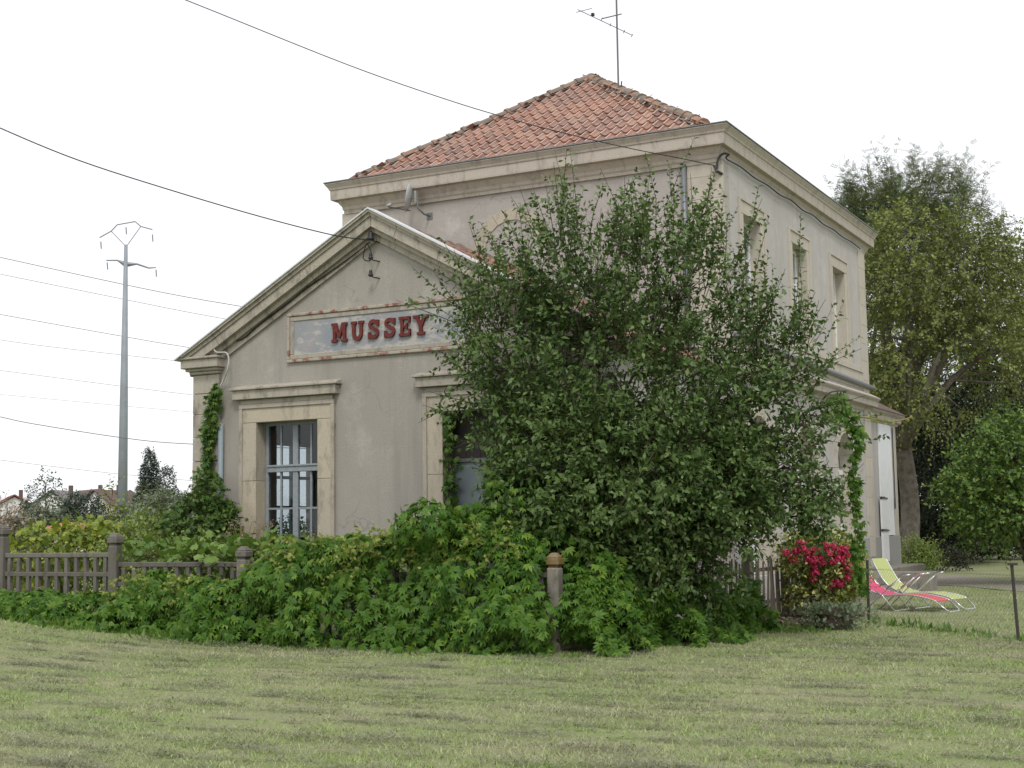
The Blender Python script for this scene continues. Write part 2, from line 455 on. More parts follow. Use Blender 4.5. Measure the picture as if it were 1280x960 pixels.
class MB:
    def __init__(self):
        self.v, self.f = [], []

    def add(self, vs_, fs):
        b = len(self.v)
        self.v += [tuple(map(float, p)) for p in vs_]
        self.f += [tuple(b + i for i in f) for f in fs]
        return self

    def box(self, x0, x1, y0, y1, z0, z1):
        vs_ = [(x, y, z) for z in (z0, z1) for y in (y0, y1) for x in (x0, x1)]
        return self.add(vs_, [(0, 2, 3, 1), (4, 5, 7, 6), (0, 1, 5, 4), (2, 6, 7, 3), (0, 4, 6, 2), (1, 3, 7, 5)])

    def prism(self, poly, axis, a0, a1):
        """poly in the two other axes (in xyz order), extruded along axis from a0 to a1"""
        k = len(poly)

        def P(u, w, a):
            return {0: (a, u, w), 1: (u, a, w), 2: (u, w, a)}[axis]
        vs_ = [P(u, w, a0) for u, w in poly] + [P(u, w, a1) for u, w in poly]
        fs = [tuple(range(k))[::-1], tuple(range(k, 2 * k))] + [(i, (i + 1) % k, k + (i + 1) % k, k + i) for i in range(k)]
        return self.add(vs_, fs)

    def tube(self, pts, r, n=6, cap=True):
        pts = [np.array(p, float) for p in pts]
        k = len(pts)
        rs = [r] * k if np.isscalar(r) else list(r)
        ring, up = [], np.array([0.31, 0.17, 0.93])
        for i, p in enumerate(pts):
            t = pts[min(i + 1, k - 1)] - pts[max(i - 1, 0)]
            t = t / (np.linalg.norm(t) + 1e-9)
            a = np.cross(t, up)
            if np.linalg.norm(a) < 1e-3:
                a = np.cross(t, [1, 0, 0])
            a /= np.linalg.norm(a)
            b = np.cross(t, a)
            up = np.cross(a, t)
            for j in range(n):
                an = 2 * math.pi * j / n
                ring.append(p + (a * math.cos(an) + b * math.sin(an)) * rs[i])
        fs = [(i * n + j, i * n + (j + 1) % n, (i + 1) * n + (j + 1) % n, (i + 1) * n + j) for i in range(k - 1) for j in range(n)]
        if cap:
            fs += [tuple(range(n))[::-1], tuple(range((k - 1) * n, k * n))]
        return self.add(ring, fs)

    def lathe(self, c, prof, n=12):
        vs_ = [(c[0] + r * math.cos(2 * math.pi * j / n), c[1] + r * math.sin(2 * math.pi * j / n), c[2] + z) for r, z in prof for j in range(n)]
        k = len(prof)
        fs = [(i * n + j, i * n + (j + 1) % n, (i + 1) * n + (j + 1) % n, (i + 1) * n + j) for i in range(k - 1) for j in range(n)]
        fs += [tuple(range(n))[::-1], tuple(range((k - 1) * n, k * n))]
        return self.add(vs_, fs)

    def mesh(self, name, mat, org=(0, 0, 0), smooth=False):
        me = bpy.data.meshes.new(name)
        ov = np.array(org)
        me.from_pydata([tuple(np.array(p) - ov) for p in self.v], [], self.f)
        me.materials.append(MATS[mat])
        if smooth:
            me.polygons.foreach_set('use_smooth', [True] * len(me.polygons))
        me.update()
        return me

    def build(self, name, mat, parent=None, org=None, smooth=False, bevel=0.0, kind=None, local=False):
        if local:
            o_ = np.zeros(3)
        elif parent is not None:
            o_ = world_origin(parent)
        else:
            o_ = np.array(org if org is not None else (0, 0, 0), float)
        o = bpy.data.objects.new(name, self.mesh(name, mat, o_, smooth))
        if parent is None:
            o.location = o_
        link(o, parent)
        if bevel:
            bv = o.modifiers.new('bevel', 'BEVEL')
            bv.width, bv.segments, bv.limit_method, bv.angle_limit = bevel, 1, 'ANGLE', 0.6
        if kind:
            o['kind'] = kind
        return o


def inst(name, me, loc, parent, rot=None, scale=None):
    """one more object sharing mesh data; loc in world metres"""
    o = bpy.data.objects.new(name, me)
    o.location = np.array(loc) - world_origin(parent) if parent else loc
    if rot is not None:
        o.rotation_euler = rot
    if scale is not None:
        o.scale = scale
    return link(o, parent)


def np_object(name, verts, faces, mat, parent=None, org=None, kind=None):
    """verts (n,3), faces (m,3) arrays -> one mesh object"""
    o_ = world_origin(parent) if parent is not None else np.array(org if org is not None else (0, 0, 0), float)
    me = bpy.data.meshes.new(name)
    me.vertices.add(len(verts))
    me.vertices.foreach_set('co', (verts - o_).astype(np.float32).ravel())
    k = faces.shape[1]
    me.loops.add(faces.size)
    me.loops.foreach_set('vertex_index', faces.astype(np.int32).ravel())
    me.polygons.add(len(faces))
    me.polygons.foreach_set('loop_start', np.arange(0, faces.size, k, dtype=np.int32))
    me.update(calc_edges=True)
    me.materials.append(MATS[mat])
    o = bpy.data.objects.new(name, me)
    if parent is None:
        o.location = o_
    link(o, parent)
    if kind:
        o['kind'] = kind
    return o


def unit(a):
    return a / (np.linalg.norm(a, axis=-1, keepdims=True) + 1e-9)


def scatter(tv, tf, pos, d, nrm, size):
    """copies of a leaf template (y along the leaf, z its normal) at pos"""
    d = unit(d)
    x = unit(np.cross(d, nrm))
    z = np.cross(x, d)
    s = np.asarray(size)[:, None, None]
    tvb = tv[None]
    v = pos[:, None, :] + s * (tvb[..., 0:1] * x[:, None] + tvb[..., 1:2] * d[:, None] + tvb[..., 2:3] * z[:, None])
    n, k = len(pos), len(tv)
    f = tf[None] + (np.arange(n) * k)[:, None, None]
    return v.reshape(-1, 3), f.reshape(-1, 3)


def leaf_t(w=0.26, fold=0.07, droop=0.08):
    v = np.array([(0, 0, 0), (-w, .42, fold), (0, .45, 0), (w, .42, fold), (0, 1, -droop)])
    return v, np.array([(0, 2, 1), (0, 3, 2), (1, 2, 4), (2, 3, 4)])


def palmate_t(k=5, spread=1.15, w=0.19):
    lv, lf = leaf_t(w, 0.05, 0.12)
    V, Fc = [(0, 0, 0)], []
    for a in np.linspace(-spread, spread, k):
        ln = 1 - 0.3 * abs(a) / spread
        c, s = math.cos(a), math.sin(a)
        b = len(V) - 1
        for p in lv[1:]:
            q = p * ln
            V.append((q[0] * c + q[1] * s, -q[0] * s + q[1] * c, q[2] - 0.1 * ln * p[1] ** 2))
        for f in lf:
            Fc.append([0 if i == 0 else b + i for i in f])
    return np.array(V), np.array(Fc)


def lobed_t():
    ang = np.radians([-150, -115, -95, -62, -42, 0, 42, 62, 95, 115, 150])
    rad = [.55, .42, .75, .5, .95 * .9, 1.05, .95 * .9, .5, .75, .42, .55]
    V = [(0, 0, 0)] + [(math.sin(a) * r * .62, .45 + math.cos(a) * r * .6, (abs(math.sin(a)) * .1 - .12 * (r > .8))) for a, r in zip(ang, rad)]
    V[0] = (0, .35, 0)
    return np.array(V), np.array([(0, i, i + 1) for i in range(1, 11)])


LEAF, LEAF_WIDE, LEAF_NARROW = leaf_t(.27), leaf_t(.36), leaf_t(.16)
PALM, LOBED = palmate_t(), lobed_t()
PINNATE = None
_pv, _pf = [], []
for _i in range(4):
    for _s in (-1, 1):
        b = len(_pv)
        y = .15 + .22 * _i
        _pv += [(0, y, 0), (_s * .16, y + .02, .02), (_s * .3, y + .12, -.03), (_s * .12, y + .13, .03)]
        _pf += [(b, b + 1, b + 2), (b, b + 2, b + 3)]
PINNATE = (np.array(_pv), np.array(_pf))


def rand_unit(n):
    return unit(rng.normal(size=(n, 3)))


class Crown:
    """twigs with leaves: collects leaf positions and twig lines"""

    def __init__(self):
        self.p, self.d, self.n, self.s, self.tw = [], [], [], [], []

    def twigs(self, base, direc, length, spacing, leaf, jitter=0.25, grav=0.0, up=0.6, r=0.004, keep=True):
        """vectorised over twigs"""
        base, direc = np.asarray(base, float), unit(np.asarray(direc, float))
        length = np.broadcast_to(length, (len(base),)).astype(float)
        k = max(2, int(np.max(length) / spacing))
        side0 = unit(np.cross(direc, rand_unit(len(base))))
        bend = rand_unit(len(base)) * 0.22
        for i in range(k):
            t = (i + .6) * spacing
            on = t < length
            if not on.any():
                break
            fr = (t / length)[on][:, None]
            ln = length[on][:, None]
            pos = base[on] + direc[on] * ln * fr + bend[on] * ln * fr ** 2 + np.array([0, 0, -1]) * grav * ln * fr ** 2
            ax = direc[on]
            b2 = np.cross(ax, side0[on])
            an = i * 2.4
            sd_ = side0[on] * math.cos(an) + b2 * math.sin(an)
            dd = ax * .55 + sd_ * .8 + np.array([0, 0, -.12 - .5 * grav]) + rng.normal(size=pos.shape) * jitter
            nn = np.array([0, 0, 1.0]) * up + ax * .3 + rand_unit(len(pos)) * .75
            self.p.append(pos)
            self.d.append(dd)
            self.n.append(nn)
            self.s.append(leaf * rng.uniform(.65, 1.2, len(pos)) * (1 - .3 * fr[:, 0]))
        if keep:
            for b_, d_, l_, q_ in zip(base, direc, length, bend):
                pts = [b_ + d_ * l_ * f_ + q_ * l_ * f_ ** 2 + np.array([0, 0, -1]) * grav * l_ * f_ ** 2 for f_ in (0, .5, 1)]
                self.tw.append((pts, r))

    def loose(self, pos, d, n, s):
        self.p.append(pos)
        self.d.append(d)
        self.n.append(n)
        self.s.append(s)

    def build(self, name, template, mat, parent):
        v, f = scatter(*template, np.concatenate(self.p), np.concatenate(self.d), np.concatenate(self.n), np.concatenate(self.s))
        return np_object(name, v, f, mat, parent)

    def build_twigs(self, name, mat, parent, extra=None):
        mb = extra or MB()
        for pts, r in self.tw:
            mb.tube(pts, [r, r * .8, r * .4], 3, cap=False)
        return mb.build(name, mat, parent, smooth=True)


def in_ellipsoids(ells, n, shell=0.5):
    """random points in a union of ellipsoids [(centre, (rx,ry,rz), weight)], with their outward direction"""
    w = np.array([e[2] for e in ells], float)
    idx = rng.choice(len(ells), n, p=w / w.sum())
    C_ = np.array([e[0] for e in ells])[idx]
    R_ = np.array([e[1] for e in ells])[idx]
    u = rand_unit(n)
    rad = rng.random(n) ** (1 / 3.0)
    rad = rad * (1 - shell) + shell * rng.uniform(.75, 1.0, n)
    lump = .82 + .36 * vnoise(u[:, 0] * 3 + idx * 7.7, u[:, 2] * 3 + u[:, 1] * 2)
    return C_ + u * R_ * (rad * lump)[:, None], u


def limb(p0, p1, r0, r1, sag=0.15, k=6):
    p0, p1 = np.array(p0, float), np.array(p1, float)
    L = np.linalg.norm(p1 - p0)
    off = rand_unit(1)[0] * L * .08
    pts, rs = [], []
    for i in range(k + 1):
        t = i / k
        p = p0 + (p1 - p0) * t + off * math.sin(math.pi * t) + np.array([0, 0, 1]) * sag * L * math.sin(math.pi * t)
        pts.append(p)
        rs.append(r0 + (r1 - r0) * t)
    return pts, rs

# ================================================================== GROUND
gx = np.unique(np.concatenate([np.linspace(-700, -40, 12), np.linspace(-40, 20, 121), np.linspace(20, 700, 12)]))
gy = np.unique(np.concatenate([np.linspace(-60, 0, 5), np.linspace(0, 50, 101), np.linspace(50, 900, 16)]))
GX, GY = np.meshgrid(gx, gy)
near = (np.abs(GX + 10) < 30) & (GY < 50)
GZ = ground_z(GX, GY) + np.where(near, (vnoise(GX * .9, GY * .9) - .5) * .03, 0)
gv = np.stack([GX, GY, GZ], -1).reshape(-1, 3)
nx, ny = len(gx), len(gy)
ii, jj = np.meshgrid(np.arange(nx - 1), np.arange(ny - 1))
a = (jj * nx + ii).ravel()
ground = np_object('lawn', gv, np.stack([a, a + 1, a + nx + 1, a + nx], -1), 'ground_turf')
tag(ground, 'short mown grass lawn strewn with dry cuttings', kind='structure')


def sheet(name, pts, mat, z, label):
    mb = MB()
    mb.add([(p[0], p[1], z + float(ground_z(p[0], p[1]))) for p in pts], [tuple(range(len(pts)))])
    o = mb.build(name, mat, org=(pts[0][0], pts[0][1], 0))
    return tag(o, label, kind='structure')


sheet('gravel_path', [on_z(*p) for p in ((1150, 731), (1200, 733), (1262, 739), (1330, 744), (1330, 731), (1240, 724), (1168, 718))], 'gravel', 0.017,
      'pale gravel path beyond the concrete steps')
sheet('soil_bed', [(-7.6, 21.9), (-6.7, 21.6), (-5.9, 22.3), (-6.0, 23.6), (-6.3, 25.6), (-7.6, 25.6)], 'soil', 0.03, 'bare soil with dead leaves under the red flowering bush')

# ================================================================== STATION BUILDING
WX0, WX1, WY, YB = -16.65, -8.93, 19.5, 24.73       # gabled wing: left/right wall, front, where it meets the block
XC = (WX0 + WX1) / 2
BX0, BX1, BY1 = -17.09, -8.53, 35.45                # two-storey block
house = thing('station_building', (XC, WY, 0), 'old two-storey railway station with tiled roof and a gabled wing', 'building')


def wall_uv(mb, axis, u0, u1, z0, z1, a0, a1, openings):
    """wall in the plane normal to axis (0 or 1), thickness a0..a1, openings (u0,u1,z0,z1,arch)"""
    us = sorted({u0, u1, *[o[0] for o in openings], *[o[1] for o in openings]})

    def bx(ua, ub, za, zb):
        if zb - za < 1e-4:
            return
        if axis == 1:
            mb.box(ua, ub, a0, a1, za, zb)
        else:
            mb.box(a0, a1, ua, ub, za, zb)
    for ua, ub in zip(us[:-1], us[1:]):
        ops = sorted([o for o in openings if o[0] <= ua + 1e-6 and o[1] >= ub - 1e-6], key=lambda o: o[2])
        z = z0
        for o in ops:
            bx(ua, ub, z, o[2])
            z = o[3]
            if len(o) > 4 and o[4]:
                r = (o[1] - o[0]) / 2
                c = (o[0] + o[1]) / 2
                zs = o[3] - o[4]
                K = 12
                for i in range(K):
                    q0, q1 = math.pi * (1 - i / K), math.pi * (1 - (i + 1) / K)
                    p = [(c + r * math.cos(q0), zs + o[4] * math.sin(q0)), (c + r * math.cos(q1), zs + o[4] * math.sin(q1)),
                         (c + r * math.cos(q1), o[3] + .001), (c + r * math.cos(q0), o[3] + .001)]
                    mb.prism(p, axis, a0, a1)
        bx(ua, ub, z, z1)


# ---- gabled wing
W1 = (-15.32, -14.01, 0.55, 3.49)                    # window opening
D2 = (-11.56, -10.25, 0.55, 3.49)                    # door opening
EAVE_Z, APEX_Z, OV = 4.69, 6.91, 0.30
SL = (APEX_Z - EAVE_Z) / (XC - (-16.84))


def rake_z(x):
    return APEX_Z - abs(x - XC) * SL


mb = MB()
wall_uv(mb, 1, WX0, WX1, -0.3, 4.45, WY, WY + .4, [W1, D2])
mb.prism([(WX0, 4.4501), (WX1, 4.4501), (WX1, rake_z(WX1) - .12), (XC, APEX_Z - .12), (WX0, rake_z(WX0) - .12)], 1, WY, WY + .4)
mb.build('wing_front_wall', 'plaster_wing', house)
mb = MB()
LW = (21.35, 22.75, 0.9, 3.3)
wall_uv(mb, 0, WY + .401, YB - .001, -0.3, 4.62, WX0, WX0 + .35, [LW])
mb.build('wing_side_wall', 'plaster_wing', house)
mb = MB()
wall_uv(mb, 0, WY + .401, YB - .001, -0.3, 4.62, WX1 - .35, WX1, [])
mb.build('wing_side_wall', 'plaster_side', house)
MB().box(WX0 + .36, WX1 - .36, WY + .41, YB - .02, 0.4, 0.55).build('wing_floor', 'wood_grey', house)
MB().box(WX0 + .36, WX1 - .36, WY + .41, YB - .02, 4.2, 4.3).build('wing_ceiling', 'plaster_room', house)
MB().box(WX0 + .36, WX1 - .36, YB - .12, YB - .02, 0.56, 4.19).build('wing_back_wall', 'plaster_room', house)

# corner pilasters of cut stones, with moulded capitals
zj = [0.0, .62, 1.06, 1.5, 1.96, 2.42, 2.85, 3.27, 3.68, 4.05, 4.39]
for sgn in (-1, 1):
    xa, xb = (WX0 - .05, WX0 + .53) if sgn < 0 else (WX1 - .53, WX1 + .05)
    for z0, z1 in zip(zj[:-1], zj[1:]):
        e = rng.uniform(-.008, .008)
        MB().box(xa - e, xb + e, WY - .07 + e, WY + .3, z0 + .0025, z1 - .0025).build('pilaster_stone', 'stone_grey', house, bevel=.009)
    cap = MB()
    for (d, z0, z1) in ((.05, 4.395, 4.45), (.10, 4.45, 4.50), (.16, 4.50, 4.655), (.20, 4.655, 4.70)):
        cap.box(xa - d, xb + d * .6, WY - .07 - d, WY + .3, z0, z1) if sgn < 0 else cap.box(xa - d * .6, xb + d, WY - .07 - d, WY + .3, z0, z1)
    cap.build('pilaster_capital', 'stone_grey', house, bevel=.012)

# raking cornice in stones: a moulded band under the roof edge
ua = np.array([math.cos(math.atan(SL)), math.sin(math.atan(SL))])
L_r = math.hypot(XC + 16.86, APEX_Z - EAVE_Z)
cuts = [0.0, .85, 1.95, 3.05, 4.0, L_r]
for sgn in (-1, 1):
    for k, (s0, s1) in enumerate(zip(cuts[:-1], cuts[1:])):
        s0 += .004
        s1 -= .004 if k < 4 else 0
        mb = MB()
        for (t0, t1, dep) in ((0, .045, OV), (.045, .10, OV - .045), (.10, .25, OV - .075), (.25, .33, .13), (.33, .44, .05)):
            def P(s, t, cut_v):
                x = -16.86 + s * ua[0]
                z = EAVE_Z + s * ua[1]
                if cut_v:                      # plumb cut at eave and apex
                    return (x, z - t / ua[0])
                return (x + t * ua[1], z - t * ua[0])
            pl = []
            for (s, t) in ((s0, t0), (s1, t0), (s1, t1), (s0, t1)):
                cv = (k == 4 and s == s1) or (k == 0 and s == s0)
                x, z = P(s, t, cv)
                if k == 0 and s == s0:
                    x, z = -16.86 + max(0, t - 0.02) * 1.75, EAVE_Z - .0
                    if t == 0:
                        x = -16.86
                pl.append((x, z))
            if k == 0:                        # the foot is cut level on the capital
                s_b = t1 / ua[0] / SL
                x0a = -16.86 + t0 / ua[0] / SL
                x0b = -16.86 + t1 / ua[0] / SL
                pl[0], pl[3] = (x0a, EAVE_Z + .012), (x0b, EAVE_Z + .012)
            if sgn > 0:
                pl = [(2 * XC - x, z) for x, z in pl]
            mb.prism(pl, 1, WY - dep, WY + .02)
        mb.build('cornice_stone', 'stone_grey', house)

# wing roof: boards, tiles, metal edge strip
roof_w = MB()
for sgn in (-1, 1):
    xe = XC + sgn * (XC + 16.86) * -1 if False else XC + sgn * (-16.86 - XC) * -1
    pl = [(XC, APEX_Z - .22), (xe, EAVE_Z - .22), (xe, EAVE_Z - .3), (XC, APEX_Z - .3)]
    roof_w.prism(pl, 1, WY - OV + .34, YB - .003)
wing_roof = roof_w.build('wing_roof', 'roof_underlay', house)
mb = MB()
for sgn in (-1, 1):
    xe = XC + sgn * (XC + 16.93)
    pl = [(XC, APEX_Z + .03), (xe, APEX_Z + .03 - abs(xe - XC) * SL), (xe, APEX_Z + .004 - abs(xe - XC) * SL), (XC, APEX_Z + .004)]
    mb.prism(pl, 1, WY - OV - .02, WY - OV + .30)
mb.build('roof_edge_strip', 'flashing', wing_roof)

# clay tile template: side roll, shallow trough, thick lower edge
TW, TL = .222, .355
prof = [(0, .03), (.02, .064), (.05, .066), (.072, .026), (.12, .008), (.175, .018), (.205, .04), (TW + .004, .032)]


def tile_arrays():
    k = len(prof)
    v = [(u, 0.0, h) for u, h in prof] + [(u, TL * 1.12, h - .034) for u, h in prof] + [(u, 0.0, h - .026) for u, h in prof]
    f = []
    for i in range(k - 1):
        f += [(i, i + 1, k + i + 1), (i, k + i + 1, k + i), (2 * k + i, 2 * k + i + 1, i + 1), (2 * k + i, i + 1, i)]
    return np.array(v), np.array(f)


tv, tf = tile_arrays()


def slope_tiles(p00, eu, ev, inside, umax, vmax):
    """grid of tile positions on a slope: origin p00, unit eu along the eave, ev up the slope"""
    out = []
    for r in range(int(vmax / TL) + 1):
        n = int(umax / TW) + 2
        off = 0
        for c_ in range(-1, n):
            u, v = c_ * TW + off, r * TL
            if inside(u + TW / 2, v + TL * .3):
                out.append(p00 + eu * u + ev * v)
    return np.array(out)


def joined_tiles(name, P, eu, ev, parent):
    nrm = np.cross(eu, ev)
    n, k = len(P), len(tv)
    jit = 1 + rng.uniform(-.02, .02, (n, 1, 1))
    V = P[:, None, :] + tv[None, :, 0:1] * eu + tv[None, :, 1:2] * ev + tv[None, :, 2:3] * nrm * jit
    Fa = tf[None] + (np.arange(n) * k)[:, None, None]
    return np_object(name, V.reshape(-1, 3), Fa.reshape(-1, 3), 'tile_clay_joined', parent, kind='stuff')


for sgn in (-1, 1):
    ev = np.array([-sgn * ua[0], 0, ua[1]])
    eu = np.array([0, float(sgn), 0])
    p00 = np.array([XC + sgn * (XC + 16.9) * 1.0, (WY + .06) if sgn > 0 else YB - .02, EAVE_Z - .19])
    Ltot = YB - WY - .06
    P = slope_tiles(p00, eu, ev, lambda u, v: 0 < u < Ltot and v < L_r, Ltot, L_r)
    joined_tiles('roof_tiles', P, eu, ev, wing_roof)
rt = MB()
ridge_me = None


def ridge_cap_mesh(L=.40, r=.125):
    mb_ = MB()
    K = 7
    rows = [(0, r * 1.16), (.07, r * 1.16), (.075, r * 1.0), (L, r * .9)]
    vs_ = [(math.cos(math.pi * j / (K - 1)) * rr, y, math.sin(math.pi * j / (K - 1)) * rr * .85 - .02) for y, rr in rows for j in range(K)]
    fs = [(i * K + j, i * K + j + 1, (i + 1) * K + j + 1, (i + 1) * K + j) for i in range(len(rows) - 1) for j in range(K - 1)]
    fs.append(tuple(range(K)))
    fs.append(tuple(range((len(rows) - 1) * K, len(rows) * K)))
    mb_.add(vs_, fs)
    return mb_.mesh('ridge_tile', 'tile_ridge', smooth=False)


RIDGE = ridge_cap_mesh()


def ridge_row(p0, p1, parent, name='ridge_tile'):
    p0, p1 = Vector(p0), Vector(p1)
    d = (p1 - p0)
    L = d.length
    d.normalize()
    n = max(2, int(L / .36))
    x = d.cross(Vector((0, 0, 1))).normalized()
    z = x.cross(d)
    R = Matrix((x, d, z)).transposed().to_euler()
    for i in range(n):
        jit = Vector(rng.uniform(-.012, .012, 3))
        inst(name, RIDGE, p0 + d * (L * i / n) + jit, parent, rot=(R.x + rng.uniform(-.03, .03), R.y, R.z + rng.uniform(-.03, .03)))


ridge_row((XC, WY + .1, APEX_Z - .18), (XC, YB - .05, APEX_Z - .18), wing_roof)

# ---- mouldings round the wing openings: cut stones, with a cornice shelf over each
for (x0, x1, z0, z1) in (W1, D2):
    w = .30
    for xa, xb in ((x0 - w, x0 + .006), (x1 - .006, x1 + w)):
        for za, zb in ((z0, 1.35), (1.35, 2.47), (2.47, z1 - .006)):
            MB().box(xa, xb, WY - .035, WY + .23, za + .002, zb - .002).build('jamb_stone', 'stone_yellow', house, bevel=.008)
    MB().box(x0 - w, x1 + w, WY - .037, WY + .232, z1 - .006, z1 + .26).build('lintel_stone', 'stone_yellow', house, bevel=.008)
    mb = MB()                                              # raised outer fillet of the surround
    for xa, xb in ((x0 - w - .055, x0 - w + .02), (x1 + w - .02, x1 + w + .055)):
        mb.box(xa, xb, WY - .06, WY + .02, z0, z1 + .24)
    mb.box(x0 - w - .055, x1 + w + .055, WY - .063, WY + .02, z1 + .24, z1 + .315)
    mb.build('surround_moulding', 'stone_grey', house, bevel=.006)
    mb = MB().box(x0 - w - .02, x1 + w + .02, WY - .05, WY + .02, z1 + .316, z1 + .395)
    for (d, za, zb) in ((.14, .40, .56), (.185, .56, .60)):
        mb.box(x0 - w - d, x1 + w + d, WY - d, WY + .02, z1 + za, z1 + zb)
    mb.prism([(WY - .15, z1 + .601), (WY + .02, z1 + .601), (WY + .02, z1 + .66)], 0, x0 - w - .165, x1 + w + .165)
    mb.build('window_cornice', 'stone_grey', house, bevel=.008)

# window: blue-grey double casement with a transom light
x0, x1, z0, z1 = W1
yf = WY + .235
win = MB()
fw = .07
win.box(x0, x0 + fw, yf, yf + .07, z0, z1)
win.box(x1 - fw, x1, yf, yf + .07, z0, z1)
win.box(x0 + fw, x1 - fw, yf, yf + .07, z1 - .06, z1)
win.box(x0 + fw, x1 - fw, yf - .03, yf + .06, 2.62, 2.71)
win.box(x0 + fw, x1 - fw, yf - .05, yf + .02, 2.71, 2.745)
wobj = win.build('window', 'grey_blue_paint', house, bevel=.006)
xm = (x0 + x1) / 2
for (za, zb) in ((z0, 2.62), (2.745, z1 - .06)):
    MB().box(xm - .055, xm + .055, yf - .012, yf + .055, za, zb).build('window_stile', 'grey_blue_paint', wobj, bevel=.006)
for xa, xb in ((x0 + fw, xm - .055), (xm + .055, x1 - fw)):
    xh = (xa + xb) / 2
    mbm = MB().box(xh - .016, xh + .016, yf + .01, yf + .045, z0, 2.62).box(xh - .016, xh + .016, yf + .011, yf + .045, 2.745, z1 - .06)
    mbm.build('muntin', 'grey_blue_paint', wobj)
    for zz in (1.27, 1.99):
        MB().box(xa, xb, yf + .013, yf + .043, zz - .017, zz + .017).build('muntin', 'grey_blue_paint', wobj)
    for pa, pb in ((xa, xh - .016), (xh + .016, xb)):
        for za, zb in ((z0, 1.253), (1.287, 1.973), (2.007, 2.62), (2.745, z1 - .06)):
            if pa > xm + .2 and za == 2.007:
                continue                                     # a pane is gone here
            MB().box(pa, pb, yf + .024, yf + .029, za, zb).build('window_pane', 'glass', wobj)
# far-side window seen through the room
y0_, y1_, z0_, z1_ = LW
mb = MB()
xw = WX0 + .15
mb.box(xw, xw + .06, y0_, y0_ + .07, z0_, z1_).box(xw, xw + .06, y1_ - .07, y1_, z0_, z1_)
mb.box(xw + .002, xw + .058, y0_, y1_, z1_ - .07, z1_).box(xw + .002, xw + .058, y0_, y1_, z0_, z0_ + .07)
ym = (y0_ + y1_) / 2
mb.box(xw - .002, xw + .062, ym - .05, ym + .05, z0_, z1_)
for zz in (1.45, 2.05, 2.62):
    mb.box(xw + .01, xw + .05, y0_, y1_, zz - .03, zz + .03)
w2 = mb.build('window', 'grey_blue_paint', house)
MB().box(xw + .028, xw + .032, y0_ + .06, y1_ - .06, z0_ + .06, z1_ - .06).build('window_pane', 'glass', w2)

# doorway: sheet-metal double door below a dark boarded light
x0, x1, z0, z1 = D2
yd = WY + .27
xmid = -10.86
dr = MB().box(x0, xmid - .004, yd, yd + .04, z0, 2.66).build('door_leaf', 'door_metal', house, bevel=.004)
MB().box(xmid - .09, xmid - .05, yd - .02, yd, 2.42, 2.53).build('door_latch', 'black_iron', dr)
MB().box(xmid + .004, x1, yd + .002, yd + .042, z0, 2.66).build('door_leaf', 'door_metal', house, bevel=.004)
MB().box(x0, x1, yd - .03, yd + .05, 2.665, 2.725).build('door_transom', 'zinc', house, bevel=.004)
k = 5
for i in range(k):
    xa = x0 + (x1 - x0) * i / k
    MB().box(xa + .004, xa + (x1 - x0) / k - .004, yd + .02, yd + .05, 2.73, z1).build('boarding_plank', 'dark_board', house)

# ---- station sign
sx0, sx1, sz0, sz1 = -14.65, 2 * XC + 14.65, 4.48, 5.335
sign = MB().box(sx0 + .05, sx1 - .05, WY - .012, WY + .02, sz0 + .05, sz1 - .05).build('sign_panel', 'sign_paint', house)
mb = MB()
mb.box(sx0, sx1, WY - .05, WY + .02, sz0, sz0 + .055).box(sx0, sx1, WY - .05, WY + .02, sz1 - .055, sz1)
mb.box(sx0 + .001, sx0 + .056, WY - .048, WY + .02, sz0 + .055, sz1 - .055).box(sx1 - .056, sx1 - .001, WY - .048, WY + .02, sz0 + .055, sz1 - .055)
mb.build('sign_moulding', 'red_moulding', sign, bevel=.01)
mb = MB()
a_, b_ = .056, .14
mb.box(sx0 + a_, sx1 - a_, WY - .03, WY + .01, sz0 + a_, sz0 + b_).box(sx0 + a_, sx1 - a_, WY - .03, WY + .01, sz1 - b_, sz1 - a_)
mb.box(sx0 + a_, sx0 + b_, WY - .029, WY + .01, sz0 + b_, sz1 - b_).box(sx1 - b_, sx1 - a_, WY - .029, WY + .01, sz0 + b_, sz1 - b_)
mb.build('sign_border', 'stone_grey', sign, bevel=.01)


class Letter:
    """slab-serif capital from stems, serifs and strokes, each a hair different in depth"""

    def __init__(self, ox, oz, s, w):
        self.mb, self.ox, self.oz, self.s, self.w, self.d = MB(), ox, oz, s, w, 0

    def dep(self):
        self.d += 1
        return WY - .05 - .0016 * self.d

    def poly(self, pts):
        self.mb.prism([(self.ox + u * self.w, self.oz + v * self.s) for u, v in pts], 1, self.dep(), WY - .011)

    def rect(self, a, b, c_, d_):
        self.poly([(a, c_), (b, c_), (b, d_), (a, d_)])

    def stroke(self, pts, th, aspect=1.0):
        pts = np.array(pts, float)
        t = np.gradient(pts, axis=0)
        t = unit(t)
        n = np.stack([-t[:, 1], t[:, 0]], -1) * np.array([th / aspect, th])[None] / 2
        A, B = pts + n, pts - n
        k_ = len(pts)
        y0, y1 = self.dep(), WY - .011
        W = lambda p, y: (self.ox + p[0] * self.w, y, self.oz + p[1] * self.s)
        v = [W(p, y0) for p in A] + [W(p, y0) for p in B] + [W(p, y1) for p in A] + [W(p, y1) for p in B]
        f = []
        for i in range(k_ - 1):
            f += [(i, k_ + i, k_ + i + 1, i + 1), (i, i + 1, 2 * k_ + i + 1, 2 * k_ + i), (k_ + i, 3 * k_ + i, 3 * k_ + i + 1, k_ + i + 1)]
        f += [(0, 2 * k_, 3 * k_, k_), (k_ - 1, 2 * k_ - 1, 4 * k_ - 1, 3 * k_ - 1)]
        self.mb.add(v, f)


